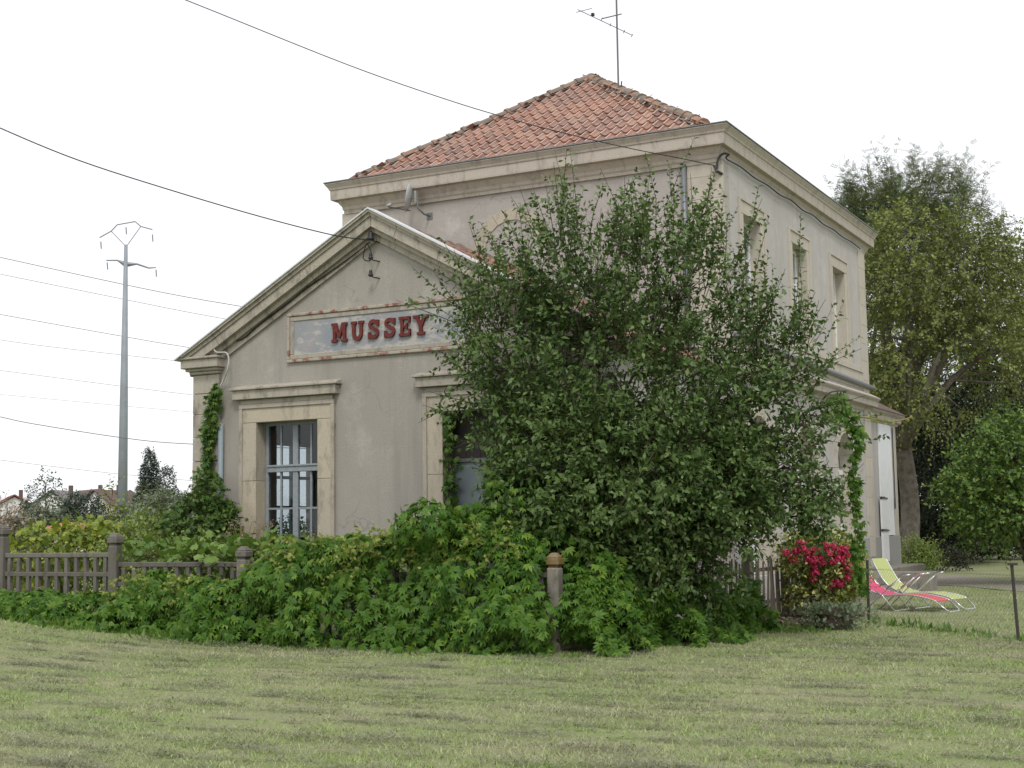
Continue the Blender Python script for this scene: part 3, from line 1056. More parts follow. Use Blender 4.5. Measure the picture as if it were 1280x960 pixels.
def arc(cx, cy, rx, ry, a0, a1, k_=9):
    return [(cx + rx * math.cos(t), cy + ry * math.sin(t)) for t in np.radians(np.linspace(a0, a1, k_))]


def draw_letter(ch, ox, oz, s, w):
    q = Letter(ox, oz, s, w)
    if ch == 'M':
        for sx in (0, 1):
            f_ = (lambda u: u) if sx == 0 else (lambda u: 1 - u)
            q.poly([(f_(.09), 0), (f_(.27), 0), (f_(.27), 1), (f_(.09), 1)])
            q.poly([(f_(0), 0), (f_(.36), 0), (f_(.36), .14), (f_(0), .14)])
            q.poly([(f_(0), .86), (f_(.2), .86), (f_(.2), 1), (f_(0), 1)])
            q.poly([(f_(.12), 1), (f_(.32), 1), (f_(.56), .2), (f_(.44), .2)])
    elif ch == 'U':
        q.stroke([(.22, 1), (.22, .4)] + arc(.5, .38, .28, .3, 180, 360) + [(.78, .4), (.78, 1)], .22, 1.0)
        q.rect(.02, .42, .86, 1)
        q.rect(.58, .98, .86, 1)
    elif ch == 'S':
        q.stroke(arc(.5, .74, .3, .18, 10, 265, 12) + arc(.5, .3, .32, .2, 80, -170, 13), .2, 1.0)
        q.rect(.76, .92, .66, .98)
        q.rect(.08, .24, .02, .36)
    elif ch == 'E':
        q.rect(.12, .34, 0, 1)
        q.rect(0, .92, 0, .15)
        q.rect(0, .9, .85, 1)
        q.rect(.3, .66, .43, .57)
        q.rect(.78, .92, .05, .36)
        q.rect(.76, .9, .66, .95)
        q.rect(.58, .68, .34, .66)
    elif ch == 'Y':
        q.rect(.39, .61, 0, .5)
        q.rect(.24, .76, 0, .14)
        q.poly([(.08, 1), (.3, 1), (.6, .42), (.4, .4)])
        q.poly([(.7, 1), (.92, 1), (.6, .4), (.4, .42)])
        q.rect(-.02, .4, .86, 1)
        q.rect(.6, 1.02, .86, 1)
    q.mb.build('letter', 'letter_red', sign)


lx = [-13.71, -13.32, -12.99, -12.67, -12.36, -12.08]
for ch, x_, w_ in zip('MUSSEY', lx, (.315, .265, .25, .25, .24, .28)):
    draw_letter(ch, x_, 4.765, .325, w_)

# ---- two-storey block: walls
UPW = [(26.42 - .55, 26.42 + .55), (29.68 - .55, 29.68 + .55), (32.93 - .55, 32.93 + .55)]
ARC = [(c - .78, c + .78) for c in (26.42, 29.68, 32.93)]
mb = MB()
wall_uv(mb, 1, BX0, BX1, -.3, 8.6, YB, YB + .4, [])
mb.build('block_front_wall', 'plaster_block', house)
mb = MB()
ops = [(a, b, 5.44, 7.62, 0) for a, b in UPW] + [(a, b, .6, 3.72, .78) for a, b in ARC]
wall_uv(mb, 0, YB + .401, BY1, -.3, 8.6, BX1 - .4, BX1, ops)
mb.build('block_side_wall', 'plaster_side', house)
MB().box(BX0, BX0 + .4, YB + .401, BY1, -.3, 8.6).build('block_side_wall', 'plaster_block', house)
MB().box(BX0 + .401, BX1 - .401, BY1 - .4, BY1 - .001, -.3, 8.6).build('block_back_wall', 'plaster_block', house)
MB().box(BX0 + .401, BX1 - .401, YB + .401, BY1 - .401, 4.6, 4.8).build('upper_floor', 'dark_board', house)
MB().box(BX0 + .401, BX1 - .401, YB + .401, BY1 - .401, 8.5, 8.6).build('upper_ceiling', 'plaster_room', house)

# corner strips of cut stone
for (xa, xb, ya, yb) in ((BX1 - .68, BX1 + .028, YB - .03, YB + .06), (BX0 - .03, BX0 + .62, YB - .03, YB + .3)):
    zz = 4.86
    while zz < 8.35:
        zn = min(zz + rng.uniform(.42, .52), 8.4)
        MB().box(xa, xb, ya, yb, zz + .0015, zn - .0015).build('corner_stone', 'stone_pale', house, bevel=.004)
        zz = zn
zz = .75
while zz < 8.35:
    zn = min(zz + rng.uniform(.42, .52), 8.4)
    MB().box(BX1 - .3, BX1 + .028, BY1 - .6, BY1 + .03, zz + .0015, zn - .0015).build('corner_stone', 'stone_pale', house, bevel=.004)
    zz = zn

# blind round arch high on the front wall
mb = MB()
acx, acz, ri, ro = -13.0, 7.18, .62, .86
K = 9
for i in range(K):
    q0, q1 = math.pi * i / K + .006, math.pi * (i + 1) / K - .006
    pl = [(acx + ri * math.cos(q0), acz + ri * math.sin(q0)), (acx + ro * math.cos(q0), acz + ro * math.sin(q0)),
          (acx + ro * math.cos(q1), acz + ro * math.sin(q1)), (acx + ri * math.cos(q1), acz + ri * math.sin(q1))]
    MB().prism(pl[::-1], 1, YB - .022, YB + .05).build('arch_stone', 'stone_yellow', house)

# main cornice: moulded profile swept round the block
def ring_sweep(name, x0, x1, y0, y1, prof_, mat_, bevel=0):
    mb_ = MB()
    k_ = len(prof_)
    for (o_, z_) in prof_:
        mb_.v += [(x0 - o_, y0 - o_, z_), (x1 + o_, y0 - o_, z_), (x1 + o_, y1 + o_, z_), (x0 - o_, y1 + o_, z_)]
    for i in range(k_ - 1):
        for j in range(4):
            mb_.f.append((i * 4 + j, i * 4 + (j + 1) % 4, (i + 1) * 4 + (j + 1) % 4, (i + 1) * 4 + j))
    return mb_.build(name, mat_, house)


cprof = [(-.1, 8.38), (.03, 8.38), (.035, 8.44), (.06, 8.47), (.07, 8.53), (.12, 8.60), (.15, 8.655), (.245, 8.665), (.25, 8.70), (.255, 8.87), (.275, 8.885),
         (.285, 8.92), (.33, 8.985), (.345, 9.0), (.345, 9.02), (-.3, 9.03)]
ring_sweep('main_cornice', -17.01, BX1 - .10, YB - .02, BY1 + .36, cprof, 'stone_cornice')
gprof = [(.335, 9.03), (.365, 9.03), (.365, 9.048), (.30, 9.052), (.2, 9.06)]
ring_sweep('gutter_edge', -17.01, BX1 - .10, YB - .02, BY1 + .36, gprof, 'zinc')

# main roof: hipped, the front slope tile by tile
RX0, RX1, RY0, RY1, RZ0 = -16.85, -8.74, YB - .1, BY1 + .1, 9.05
APX, APY, APZ = -12.80, 28.29, 11.66
RY2 = RY1 - 3.6
roof = MB().add([(RX0, RY0, RZ0), (RX1, RY0, RZ0), (RX1, RY1, RZ0), (RX0, RY1, RZ0), (APX, APY, APZ), (APX, RY2, APZ)],
                [(0, 1, 4), (1, 2, 5, 4), (2, 3, 5), (3, 0, 4, 5), (3, 2, 1, 0)]).build('main_roof', 'roof_underlay', house)
ev = np.array([0, APY - RY0, APZ - RZ0])
SLEN = np.linalg.norm(ev)
ev = ev / SLEN
eu = np.array([1.0, 0, 0])
half = (RX1 - RX0)
apu = APX - RX0


def in_front(u, v):
    t = v / SLEN
    return t < .985 and apu * t - .02 < u < half - (half - apu) * t + .02


p00 = np.array([RX0, RY0 - .05, RZ0 + .02])
P = slope_tiles(p00, eu, ev, in_front, half, SLEN)
nrm = np.cross(eu, ev)
R_e = Matrix((Vector(eu), Vector(ev), Vector(nrm))).transposed().to_euler()
tile_me = bpy.data.meshes.new('roof_tile')
tile_me.from_pydata([tuple(p) for p in tv], [], [tuple(map(int, f)) for f in tf])
tile_me.materials.append(MATS['tile_clay'])
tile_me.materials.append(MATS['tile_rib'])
for fi in (4, 5):                                  # side roll top: pale wear, with a sky glint painted in
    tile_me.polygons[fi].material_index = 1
for p in P[:300]:
    inst('roof_tile', tile_me, p + nrm * rng.uniform(-.004, .004), roof,
         rot=(R_e.x + rng.uniform(-.008, .008), R_e.y + rng.uniform(-.012, .012), R_e.z + rng.uniform(-.01, .01)))
if len(P) > 300:
    joined_tiles('roof_tiles', P[300:], eu, ev, roof)
for (q0, q1, qa, qb) in (((RX1, RY0), (RX1, RY1), (APX, APY), (APX, RY2)), ((RX0, RY1), (RX0, RY0), (APX, RY2), (APX, APY))):
    p00 = np.array([*q0, RZ0 + .02])
    L_ = math.hypot(q1[0] - q0[0], q1[1] - q0[1])
    eu2 = np.array([q1[0] - q0[0], q1[1] - q0[1], 0]) / L_
    run = abs(APX - q0[0])
    ev2 = np.array([APX - q0[0], 0, APZ - RZ0])
    sl2 = np.linalg.norm(ev2)
    ev2 = ev2 / sl2
    ua_, ub_ = np.dot(np.array([*qa, 0]) - np.array([*q0, 0]), eu2), np.dot(np.array([*qb, 0]) - np.array([*q0, 0]), eu2)
    P2 = slope_tiles(p00, eu2, ev2, lambda u, v: v < sl2 * .985 and ua_ * v / sl2 < u < L_ - (L_ - ub_) * v / sl2, L_, sl2)
    joined_tiles('roof_tiles', P2, eu2, ev2, roof)
up_ = np.array([0, 0, .07])
for c_ in ((RX0, RY0), (RX1, RY0), (RX0, RY1), (RX1, RY1)):
    top = (APX, APY if c_[1] == RY0 else RY2, APZ)
    b0 = np.array([c_[0] + (.12 if c_[0] < APX else -.12), c_[1] + (.1 if c_[1] == RY0 else -.1), RZ0 + .05])
    ridge_row(b0 + up_, np.array(top) + up_, roof)
    mb = MB()
    d_ = unit(np.array(top) - b0)
    sd_ = unit(np.cross(d_, [0, 0, 1]))
    n_ = 24
    pts = [b0 + (np.array(top) - b0) * i / n_ for i in range(n_ + 1)]
    wv = rng.uniform(.12, .19, (n_ + 1, 2))
    vs_ = []
    for p, w in zip(pts, wv):
        vs_ += [p - sd_ * w[0] + up_ * .2, p + up_ * 1.35, p + sd_ * w[1] + up_ * .2]
    mb.add(vs_, [f for i in range(n_) for f in ((3 * i, 3 * i + 1, 3 * i + 4, 3 * i + 3), (3 * i + 1, 3 * i + 2, 3 * i + 5, 3 * i + 4))])
    mb.build('hip_mortar', 'mortar', roof)
ridge_row((APX, APY, APZ + .07), (APX, RY2, APZ + .07), roof)

# upper windows with stone surrounds and white frames
for a, b in UPW:
    w = .2
    X = BX1
    for ya, yb in ((a - w, a + .006), (b - .006, b + w)):
        for za, zb in ((5.44, 6.5), (6.5, 7.612)):
            MB().box(X - .27, X + .022, ya, yb, za + .003, zb - .003).build('jamb_stone', 'stone_pale', house, bevel=.006)
    MB().box(X - .272, X + .024, a - w, b + w, 7.614, 7.86).build('lintel_stone', 'stone_pale', house, bevel=.006)
    mb = MB()
    for ya, yb in ((a - w - .05, a - w + .015), (b + w - .015, b + w + .05)):
        mb.box(X - .02, X + .045, ya, yb, 5.44, 7.87)
    mb.box(X - .02, X + .047, a - w - .05, b + w + .05, 7.862, 7.92)
    mb.build('surround_moulding', 'stone_pale', house, bevel=.005)
    xf = X - .28
    wf = MB()
    wf.box(xf, xf + .06, a, a + .07, 5.44, 7.62).box(xf, xf + .06, b - .07, b, 5.44, 7.62)
    wf.box(xf + .001, xf + .061, a + .07, b - .07, 7.54, 7.62).box(xf + .001, xf + .061, a + .07, b - .07, 5.44, 5.54)
    ym = (a + b) / 2
    wf.box(xf - .003, xf + .066, ym - .055, ym + .055, 5.54, 7.54)
    wo = wf.build('window', 'white_paint', house, bevel=.005)
    for pa, pb in ((a + .07, ym - .055), (ym + .055, b - .07)):
        for zz in (6.15, 6.85):
            MB().box(xf + .01, xf + .05, pa, pb, zz - .016, zz + .016).build('muntin', 'white_paint', wo)
        for za, zb in ((5.54, 6.134), (6.166, 6.834), (6.866, 7.54)):
            MB().box(xf + .024, xf + .03, pa, pb, za, zb).build('window_pane', 'glass', wo)
    MB().box(xf - .1, xf - .09, a, b, 5.44, 7.62).build('curtain', 'plastic_white', wo)
# sill band, gutter pipe and ground-floor cornice along the side
mb = MB().box(BX1 - .02, BX1 + .05, YB + .03, BY1 - .605, 5.30, 5.437)
mb.build('sill_band', 'stone_pale', house, bevel=.006)
MB().box(BX1 - .02, BX1 + .022, YB + .03, BY1 - .605, 4.9, 5.299).build('apron_band', 'stone_pale', house)
MB().tube([(BX1 + .09, YB + .3, 5.13), (BX1 + .09, BY1 + .25, 4.98)], .055, 10).build('gutter_pipe', 'zinc', house, smooth=True)
lprof = [(-.04, 4.36), (.03, 4.36), (.04, 4.42), (.09, 4.46), (.2, 4.47), (.22, 4.48), (.225, 4.60), (.25, 4.62), (.29, 4.66), (.3, 4.69), (-.02, 4.86)]
pts2 = [(BX1 + o, z) for o, z in lprof]
MB().prism(pts2, 1, YB - .02, BY1 + .06).build('string_course', 'stone_cornice', house, bevel=.004)
MB().box(BX1 - .05, BX1 + .04, YB + .01, 25.62, -.2, 1.23).build('plinth', 'plinth_grey', house, bevel=.01)
for a, b in ((27.22, 28.88), (30.48, 32.13), (33.73, 34.84)):
    MB().box(BX1 - .05, BX1 + .04, a, b, -.2, 1.23).build('plinth', 'plinth_grey', house, bevel=.01)
# arched doorways
for a, b in ARC:
    c_, r_ = (a + b) / 2, .78
    zs = 3.72 - .78
    for ya, yb in ((a - .2, a + .006), (b - .006, b + .2)):
        for za, zb in ((.6, 2.1), (2.1, zs)):
            MB().box(BX1 - .33, BX1 + .03, ya, yb, za + .003, zb - .003).build('jamb_stone', 'stone_pale', house, bevel=.006)
    K = 9
    for i in range(K):
        q0, q1 = math.pi * i / K + .005, math.pi * (i + 1) / K - .005
        pl = [(c_ + rr * math.cos(q), zs + rr * math.sin(q)) for rr, q in ((r_ - .006, q0), (r_ + .2, q0), (r_ + .2, q1), (r_ - .006, q1))]
        MB().prism(pl, 0, BX1 - .33, BX1 + .03).build('arch_stone', 'stone_pale', house)
    xf = BX1 - .36
    MB().box(xf - .05, xf, a, b, .6, 3.72).build('door_surround', 'white_paint', house)
    dl = MB().box(xf + .003, xf + .05, a + .05, c_ - .004, .62, 2.72).box(xf + .003, xf + .05, c_ + .004, b - .05, .62, 2.72).build('door', 'white_paint', house, bevel=.004)
    for pa, pb in ((a + .16, c_ - .1), (c_ + .1, b - .16)):
        for za, zb in ((.8, 1.45), (1.6, 2.55)):
            MB().box(xf + .048, xf + .056, pa, pb, za, zb).build('door_panel' if za < 1 else 'window_pane', 'white_paint' if za < 1 else 'dark_glass', dl)
    MB().box(xf + .003, xf + .09, a, b, 2.74, 2.86).build('door_transom', 'white_paint', house)

# downpipes
MB().tube([(-9.26, YB - .07, 8.42), (-9.26, YB - .07, 4.6)], .05, 8).build('downpipe', 'zinc', house, smooth=True)
MB().tube([(-16.52, YB - .07, 8.42), (-16.52, YB - .07, 6.0)], .05, 8).build('downpipe', 'black_iron', house, smooth=True)
MB().tube([(-16.06, WY - .07, 3.5), (-16.06, WY - .07, 0.2)], .05, 10).build('downpipe', 'door_metal', house, smooth=True)

# far wing behind the block: lower, its white shutter boards folded on the wall
AX, AY1 = -8.75, 39.15
MB().box(-16.6, AX, BY1 + .001, AY1, -.3, 4.4).build('far_wing_wall', 'plaster_side', house)
MB().box(AX - .3, AX + .02, AY1 - .42, AY1 + .02, 1.235, 4.25).build('corner_stone', 'stone_pale', house, bevel=.008)
MB().box(AX - .3, AX + .02, BY1 + .05, BY1 + .7, 1.235, 4.25).build('corner_stone', 'stone_pale', house, bevel=.008)
MB().box(AX - .05, AX + .04, BY1 + .04, AY1 + .03, -.2, 1.23).build('plinth', 'plinth_grey', house, bevel=.01)
pts2 = [(AX + o, z) for o, z in ((-.1, 4.22), (.03, 4.22), (.06, 4.27), (.14, 4.3), (.15, 4.4), (.24, 4.47), (.25, 4.5), (-.1, 4.52))]
MB().prism(pts2, 1, BY1 + .07, AY1 + .25).build('far_wing_cornice', 'stone_cornice', house)
fr_ = MB().prism([(AX + .27, 4.53), (XC, 6.9), (-16.9, 4.53), (-16.9, 4.5), (AX + .27, 4.5)], 1, BY1 + .02, AY1 + .27)
fr_.build('far_wing_roof', 'far_roof_brown', house)
for i in range(6):
    ya = 37.12 + i * .235
    MB().box(AX + .003, AX + .045, ya, ya + .227, 1.25 if i > 1 else 2.27, 4.2).build('shutter_board', 'white_paint', house, bevel=.004)
for (ya, yb, za, zb, xo) in ((36.92, 37.55, 1.42, 2.24, .05), (36.92, 37.57, .58, 1.40, .052)):
    sh = MB().box(AX + .046, AX + .046 + xo, ya, yb, za, zb).build('shutter_panel', 'white_paint', house, bevel=.004)
    MB().box(AX + .06, AX + .06 + xo, ya - .02, yb + .02, zb - .035, zb + .005).build('hinge_strap', 'black_iron', sh)
MB().tube([(AX + .06, 38.62, 4.15), (AX + .06, 38.62, 2.0), (AX + .08, 38.48, 1.95), (AX + .1, 38.42, 2.25)], .014, 5).build('shutter_bolt', 'black_iron', house)

# steps along the side door
steps = thing('steps', (-7.4, 30, 0), 'worn grey concrete steps along the side wall, ending in a square block', 'steps')
MB().box(BX1 + .05, -7.15, 27.3, 33.79, -.1, .2).build('step', 'concrete_pale', steps, bevel=.02)
MB().box(BX1 + .05, -7.55, 27.6, 33.785, .2, .4).build('step', 'concrete_pale', steps, bevel=.02)
MB().box(BX1 + .05, -6.85, 33.8, 34.5, -.1, .43).build('step_end_block', 'concrete_pale', steps, bevel=.02)
MB().box(BX1 + .05, -7.9, 34.51, 38.2, -.1, .5).build('landing', 'concrete_pale', steps, bevel=.02)

# ================================================================== THINGS ON THE HOUSE
# satellite dish on the front wall of the block
dish = thing('satellite_dish', (-15.15, YB, 8.2), 'small grey satellite dish seen edge-on above the gable roof', 'satellite dish')
mb = MB()
dc, aim = np.array([-15.13, 24.32, 8.43]), unit(np.array([-.9, -.38, .18]))
e1 = unit(np.cross(aim, [0, 0, 1]))
e2 = np.cross(e1, aim)
rings = [(0.0, .0), (.12, .012), (.22, .035), (.3, .07)]
vs_, K = [], 20
for off in (0, -.012):
    for r_, h_ in rings:
        for j in range(K):
            t = 2 * math.pi * j / K
            vs_.append(dc + e1 * r_ * math.cos(t) * .92 + e2 * r_ * math.sin(t) + aim * (h_ + off))
fs = []
for s_ in range(2):
    for i in range(3):
        for j in range(K):
            q = s_ * 4 * K
            f_ = (q + i * K + j, q + i * K + (j + 1) % K, q + (i + 1) * K + (j + 1) % K, q + (i + 1) * K + j)
            fs.append(f_ if s_ == 0 else f_[::-1])
fs += [(3 * K + j, 3 * K + (j + 1) % K, 7 * K + (j + 1) % K, 7 * K + j) for j in range(K)]
mb.add(vs_, fs).build('reflector', 'dish_grey', dish, smooth=True)
MB().tube([dc - aim * .03, dc - aim * .1 + np.array([0, 0, -.02]), (-14.98, 24.34, 8.2), (-14.93, 24.5, 8.1), (-14.93, YB + .01, 8.1)], .02, 6).build('wall_bracket', 'zinc', dish, smooth=True)
MB().box(-15.0, -14.86, YB - .015, YB, 8.03, 8.17).build('wall_plate', 'zinc', dish)
MB().box(-15.03, -14.99, 24.28, 24.36, 8.3, 8.56).build('mount_clamp', 'aluminium', dish)
arm_a, arm_b = dc + aim * .02 + np.array([0, 0, -.27]), np.array([-15.62, 24.22, 8.28])
MB().tube([arm_a, arm_b], .012, 5).build('feed_arm', 'black_iron', dish)
MB().tube([arm_b + np.array([-.04, 0, .02]), arm_b + np.array([.06, 0, .05])], .032, 8).build('receiver', 'dish_grey', dish, smooth=True)

# television antenna on the hip
ab = on_x(773, 108, -11.62)
ant = thing('television_antenna', ab, 'thin rooftop television antenna mast standing on the tiled hip', 'antenna')
top = ab + np.array([0, 0, 2.35])
MB().tube([ab - np.array([0, 0, .25]), top], .022, 6).build('mast', 'antenna_metal', ant)
dep = np.dot(CM[2], ab - EYE)
A = lambda x, y, dd=0: at_depth(x, y, dep + dd)
MB().tube([A(722, 12, -.3), A(790, 44, .3)], .009, 5).build('boom', 'antenna_metal', ant)
MB().tube([A(752, 23.5, -.05), A(777, 17.5, 0)], .014, 5).build('support_arm', 'antenna_metal', ant)
MB().tube([A(720, 15.5, -.3), A(740, 10.5, -.3)], .008, 5).build('element', 'antenna_metal', ant)
for (x_, y_, d2) in ((741, 18.3, -.15), (752, 24, -.05), (763, 31, .05), (780, 39.5, .2), (790, 44.5, .3)):
    p = A(x_, y_, d2)
    MB().tube([p - CM[2] * .16 - np.array([0, 0, .01]), p + CM[2] * .16 + np.array([0, 0, .01])], .009, 5).build('element', 'antenna_metal', ant)
MB().box(*(np.repeat(A(741, 18.3, -.15), 2) + np.tile([-.03, .03], 3))).build('junction_box', 'black_iron', ant)
MB().tube([ab + np.array([.06, 0, -.1]), ab + np.array([.08, 0, .1])], .015, 5).build('guy_hook', 'black_iron', ant)

# insulators on the gable
for k_, (x_, y_, lab) in enumerate(((470, 299, 'dark porcelain wire insulator holding the cable near the gable peak'), (470, 323, 'dark porcelain insulator without a wire, midway below the gable peak'),
                                 (470, 344, 'dark porcelain insulator without a wire, lowest on the gable'))):
    p = on_y(x_, y_, WY)
    t_ = thing('wire_insulator', p, lab, 'insulator', 'insulators on the gable')
    MB().tube([p + np.array([.07, 0, -.06]), p + np.array([.04, -.14, -.06]), p + np.array([0, -.16, -.02])], .012, 6).build('bracket', 'black_iron', t_)
    s_ = 1.25 if k_ == 0 else .85
    MB().lathe(p + np.array([0, -.16, -.05]), [(.02, 0), (.045 * s_, .01), (.05 * s_, .04), (.03 * s_, .06), (.038 * s_, .09 * s_), (.02, .13 * s_)], 10).build('bell', 'black_iron', t_, smooth=True)


def cable(name, pts, r, mat, label, cat='cable', group=None, n=5):
    o = MB().tube(pts, r, n).build(name, mat, org=tuple(pts[-1]), smooth=True)
    return tag(o, label, cat, group)


def smooth_pts(P, k=6):
    P = [np.array(p, float) for p in P]
    out = []
    for i in range(len(P) - 1):
        p0, p1, p2, p3 = P[max(i - 1, 0)], P[i], P[i + 1], P[min(i + 2, len(P) - 1)]
        for j in range(k):
            t = j / k
            out.append(.5 * ((2 * p1) + (p2 - p0) * t + (2 * p0 - 5 * p1 + 4 * p2 - p3) * t * t + (3 * p1 - p0 - 3 * p2 + p3) * t ** 3))
    return out + [P[-1]]


gp = on_y(462, 300, WY - .12)
px = [(-90, 118), (0, 160), (100, 201), (221, 240), (330, 272), (417, 294)]
dg = np.dot(CM[2], gp - EYE)
cable('overhead_cable', smooth_pts([at_depth(x, y, dg - (462 - x) * .004) for x, y in px] + [gp]), .010, 'cable_black', 'black overhead cable running down to the gable insulator')
cb = on_y(893, 207, YB - .1)
db = np.dot(CM[2], cb - EYE)
px = [(-60, -120), (100, -50), (232, 0), (432, 80), (560, 125), (650, 152), (720, 170), (790, 186), (851, 198)]
cable('overhead_cable', smooth_pts([at_depth(x, y, db - (893 - x) * .003) for x, y in px] + [cb]), .009, 'cable_black', 'black overhead cable ending at the upper corner of the tall block')
br = thing('cable_bracket', cb, 'black cable clamp and insulator on the upper corner of the tall block', 'bracket')
MB().tube([cb, cb + np.array([.05, -.02, -.12]), cb + np.array([.12, .08, -.16])], .03, 6).build('clamp', 'black_iron', br)
MB().tube(smooth_pts([cb + np.array([.05, -.02, -.08]), cb + np.array([.09, -.02, .12]), cb + np.array([.2, -.02, .2]), cb + np.array([.3, .0, .17])]), .022, 6).build('cable_loop', 'black_iron', br)
pts = [cb + np.array([.3, 0, .17])]
for i in range(13):
    y_ = YB + .1 + i * .84
    pts.append(np.array([BX1 + .07, y_, 8.47 + (.02 if i % 2 else -.015) + rng.uniform(-.015, .015)]))
cable('wall_cable', smooth_pts(pts, 4), .016, 'cable_black', 'black cable stapled along the side wall under the main cornice')
pts = [on_y(462, 303, WY - .1)] + [on_y(x, y, WY - .075) for x, y in ((440, 320), (408, 343), (382, 361), (361, 378), (325, 405), (302, 424))]
pts += [on_y(280, 428, WY - .1), on_y(270, 432, WY - .16)]
cable('gable_cable', smooth_pts(pts, 4), .011, 'cable_black', 'dark cable fixed along the underside of the left gable rake')
cable('hanging_loop', smooth_pts([on_y(458, 304, WY - .12), on_y(454, 322, WY - .14), on_y(462, 326, WY - .14), on_y(464, 316, WY - .14), on_y(459, 304, WY - .12)], 4), .01, 'cable_black',
      'short hanging cable loop under the gable insulator')
cable('lead_pipe', smooth_pts([on_y(x, y, WY - .2) for x, y in ((266, 431), (270, 440), (283, 441), (286, 450), (284, 463))] + [on_y(x, y, WY - .09) for x, y in ((280, 474), (275, 484), (272, 500))], 4),
      .014, 'cable_white', 'pale curved conduit passing round the left pilaster capital', 'conduit')

# gooseneck lamp on the side wall
lp = on_x(1043, 492, BX1 + .3)
lamp = thing('wall_lamp', lp, 'small black gooseneck lamp under the side cornice', 'lamp')
l0 = np.array([BX1 + .24, lp[1] - .35, lp[2] + .0])
e_ = on_x(1056, 508, BX1 + .42)
MB().tube(smooth_pts([l0 + np.array([-.22, 0, -.3]), l0 + np.array([.0, .05, -.02]), on_x(1050, 488.5, BX1 + .4), on_x(1056.5, 490, BX1 + .42), on_x(1057, 496, BX1 + .42), e_ + np.array([0, 0, .12])]), .018, 6).build('arm', 'black_iron', lamp, smooth=True)
MB().lathe(e_ - np.array([0, 0, .1]), [(.1, 0), (.1, .02), (.085, .1), (.07, .16), (.035, .22)], 12).build('shade', 'black_iron', lamp, smooth=True)
MB().lathe(e_ - np.array([0, 0, .13]), [(.03, 0), (.06, .02), (.06, .05)], 10).build('bulb', 'plastic_white', lamp, smooth=True)

# ================================================================== FENCES
FY = 16.46
posts = [-20.6, -18.1, -15.66, -13.16, -10.6, -8.10]
ptop = [1.85, 1.77, 1.61, 1.39, 1.32, 1.27]
fence = thing('concrete_fence', (-14, FY, 0), 'weathered concrete picket fence in front of the gabled wing, mostly under creeper', 'fence')


def concrete_post(x, y, top, name='post', mat='concrete_fence', capm='concrete_fence', parent=None):
    gz = float(ground_z(x, y)) - .2
    p = MB().box(x - .085, x + .085, y - .085, y + .085, gz, top - .19).build(name, mat, parent, bevel=.02)
    q = MB().box(x - .07, x + .07, y - .07, y + .07, top - .189, top - .16).box(x - .095, x + .095, y - .095, y + .095, top - .159, top - .07)
    q.add([(x - .093, y - .093, top - .069), (x + .093, y - .093, top - .069), (x + .093, y + .093, top - .069), (x - .093, y + .093, top - .069),
           (x - .04, y - .04, top), (x + .04, y - .04, top), (x + .04, y + .04, top), (x - .04, y + .04, top)],
          [(0, 1, 5, 4), (1, 2, 6, 5), (2, 3, 7, 6), (3, 0, 4, 7), (4, 5, 6, 7), (3, 2, 1, 0)])
    q.build('post_cap', capm, p, bevel=.012)


for i, (x_, t_) in enumerate(zip(posts, ptop)):
    concrete_post(x_, FY, t_, mat='concrete_pale' if i == 5 else 'concrete_fence', capm='lichen_cap' if i == 5 else 'concrete_fence', parent=fence)
rails = [1.36, 1.31, 1.16, 1.08, 1.02]
picket_me = MB().box(-.032, .032, -.03, .03, -1.05, 0).mesh('picket', 'concrete_fence')
for i in range(5):
    xa, xb, zr = posts[i] + .085, posts[i + 1] - .085, rails[i]
    for z_ in (zr, zr - .30):
        MB().box(xa, xb, FY - .035, FY + .035, z_ - .075, z_).build('rail', 'concrete_fence', fence, bevel=.01)
    MB().box(xa, xb, FY - .035, FY + .035, zr - 1.0, zr - .92).build('rail', 'concrete_fence', fence, bevel=.01)
    n_ = 11
    for j in range(n_):
        x_ = xa + (xb - xa) * (j + .5) / n_
        inst('picket', picket_me, (x_ + rng.uniform(-.006, .006), FY - .002, zr - .078), fence, rot=(0, rng.uniform(-.01, .01), 0))

# grey wooden side fence running back from the corner post
wf = thing('wooden_fence', (-7.7, 21.5, 0), 'old grey wooden picket fence beside the red flowering bush', 'fence')
s0, s1 = np.array([-7.28, 19.3]), np.array([-7.30, 23.66])
s2 = np.array([-6.75, 25.2])
lath_me = MB().box(-.018, .018, -.009, .009, 0, 1.0).mesh('picket', 'wood_grey')
for pa, pb, n_ in ((s0, s1, 46), (s1, s2, 15)):
    d_ = pb - pa
    an = math.atan2(d_[1], d_[0])
    for j in range(n_):
        p = pa + d_ * (j + .5) / n_
        inst('picket', lath_me, (p[0], p[1], .03), wf, rot=(rng.uniform(-.05, .05), rng.uniform(-.03, .03), an), scale=(1, 1, rng.uniform(.93, 1.04)))
    nn = np.array([-d_[1], d_[0]]) / np.linalg.norm(d_) * .03
    for z_ in (.28, .82):
        q = [pa + nn * .5, pb + nn * .5, pb + nn * 2, pa + nn * 2]
        MB().prism([tuple(v) for v in q], 2, z_, z_ + .06).build('rail', 'wood_grey', wf)
for p, h in ((s1 + np.array([.06, 0]), 1.2), (np.array([-7.22, 21.6]), 1.15), (s0, 1.15)):
    MB().box(p[0] - .07, p[0] + .07, p[1] - .07, p[1] + .07, -.1, h).build('post', 'wood_grey', wf, bevel=.015)

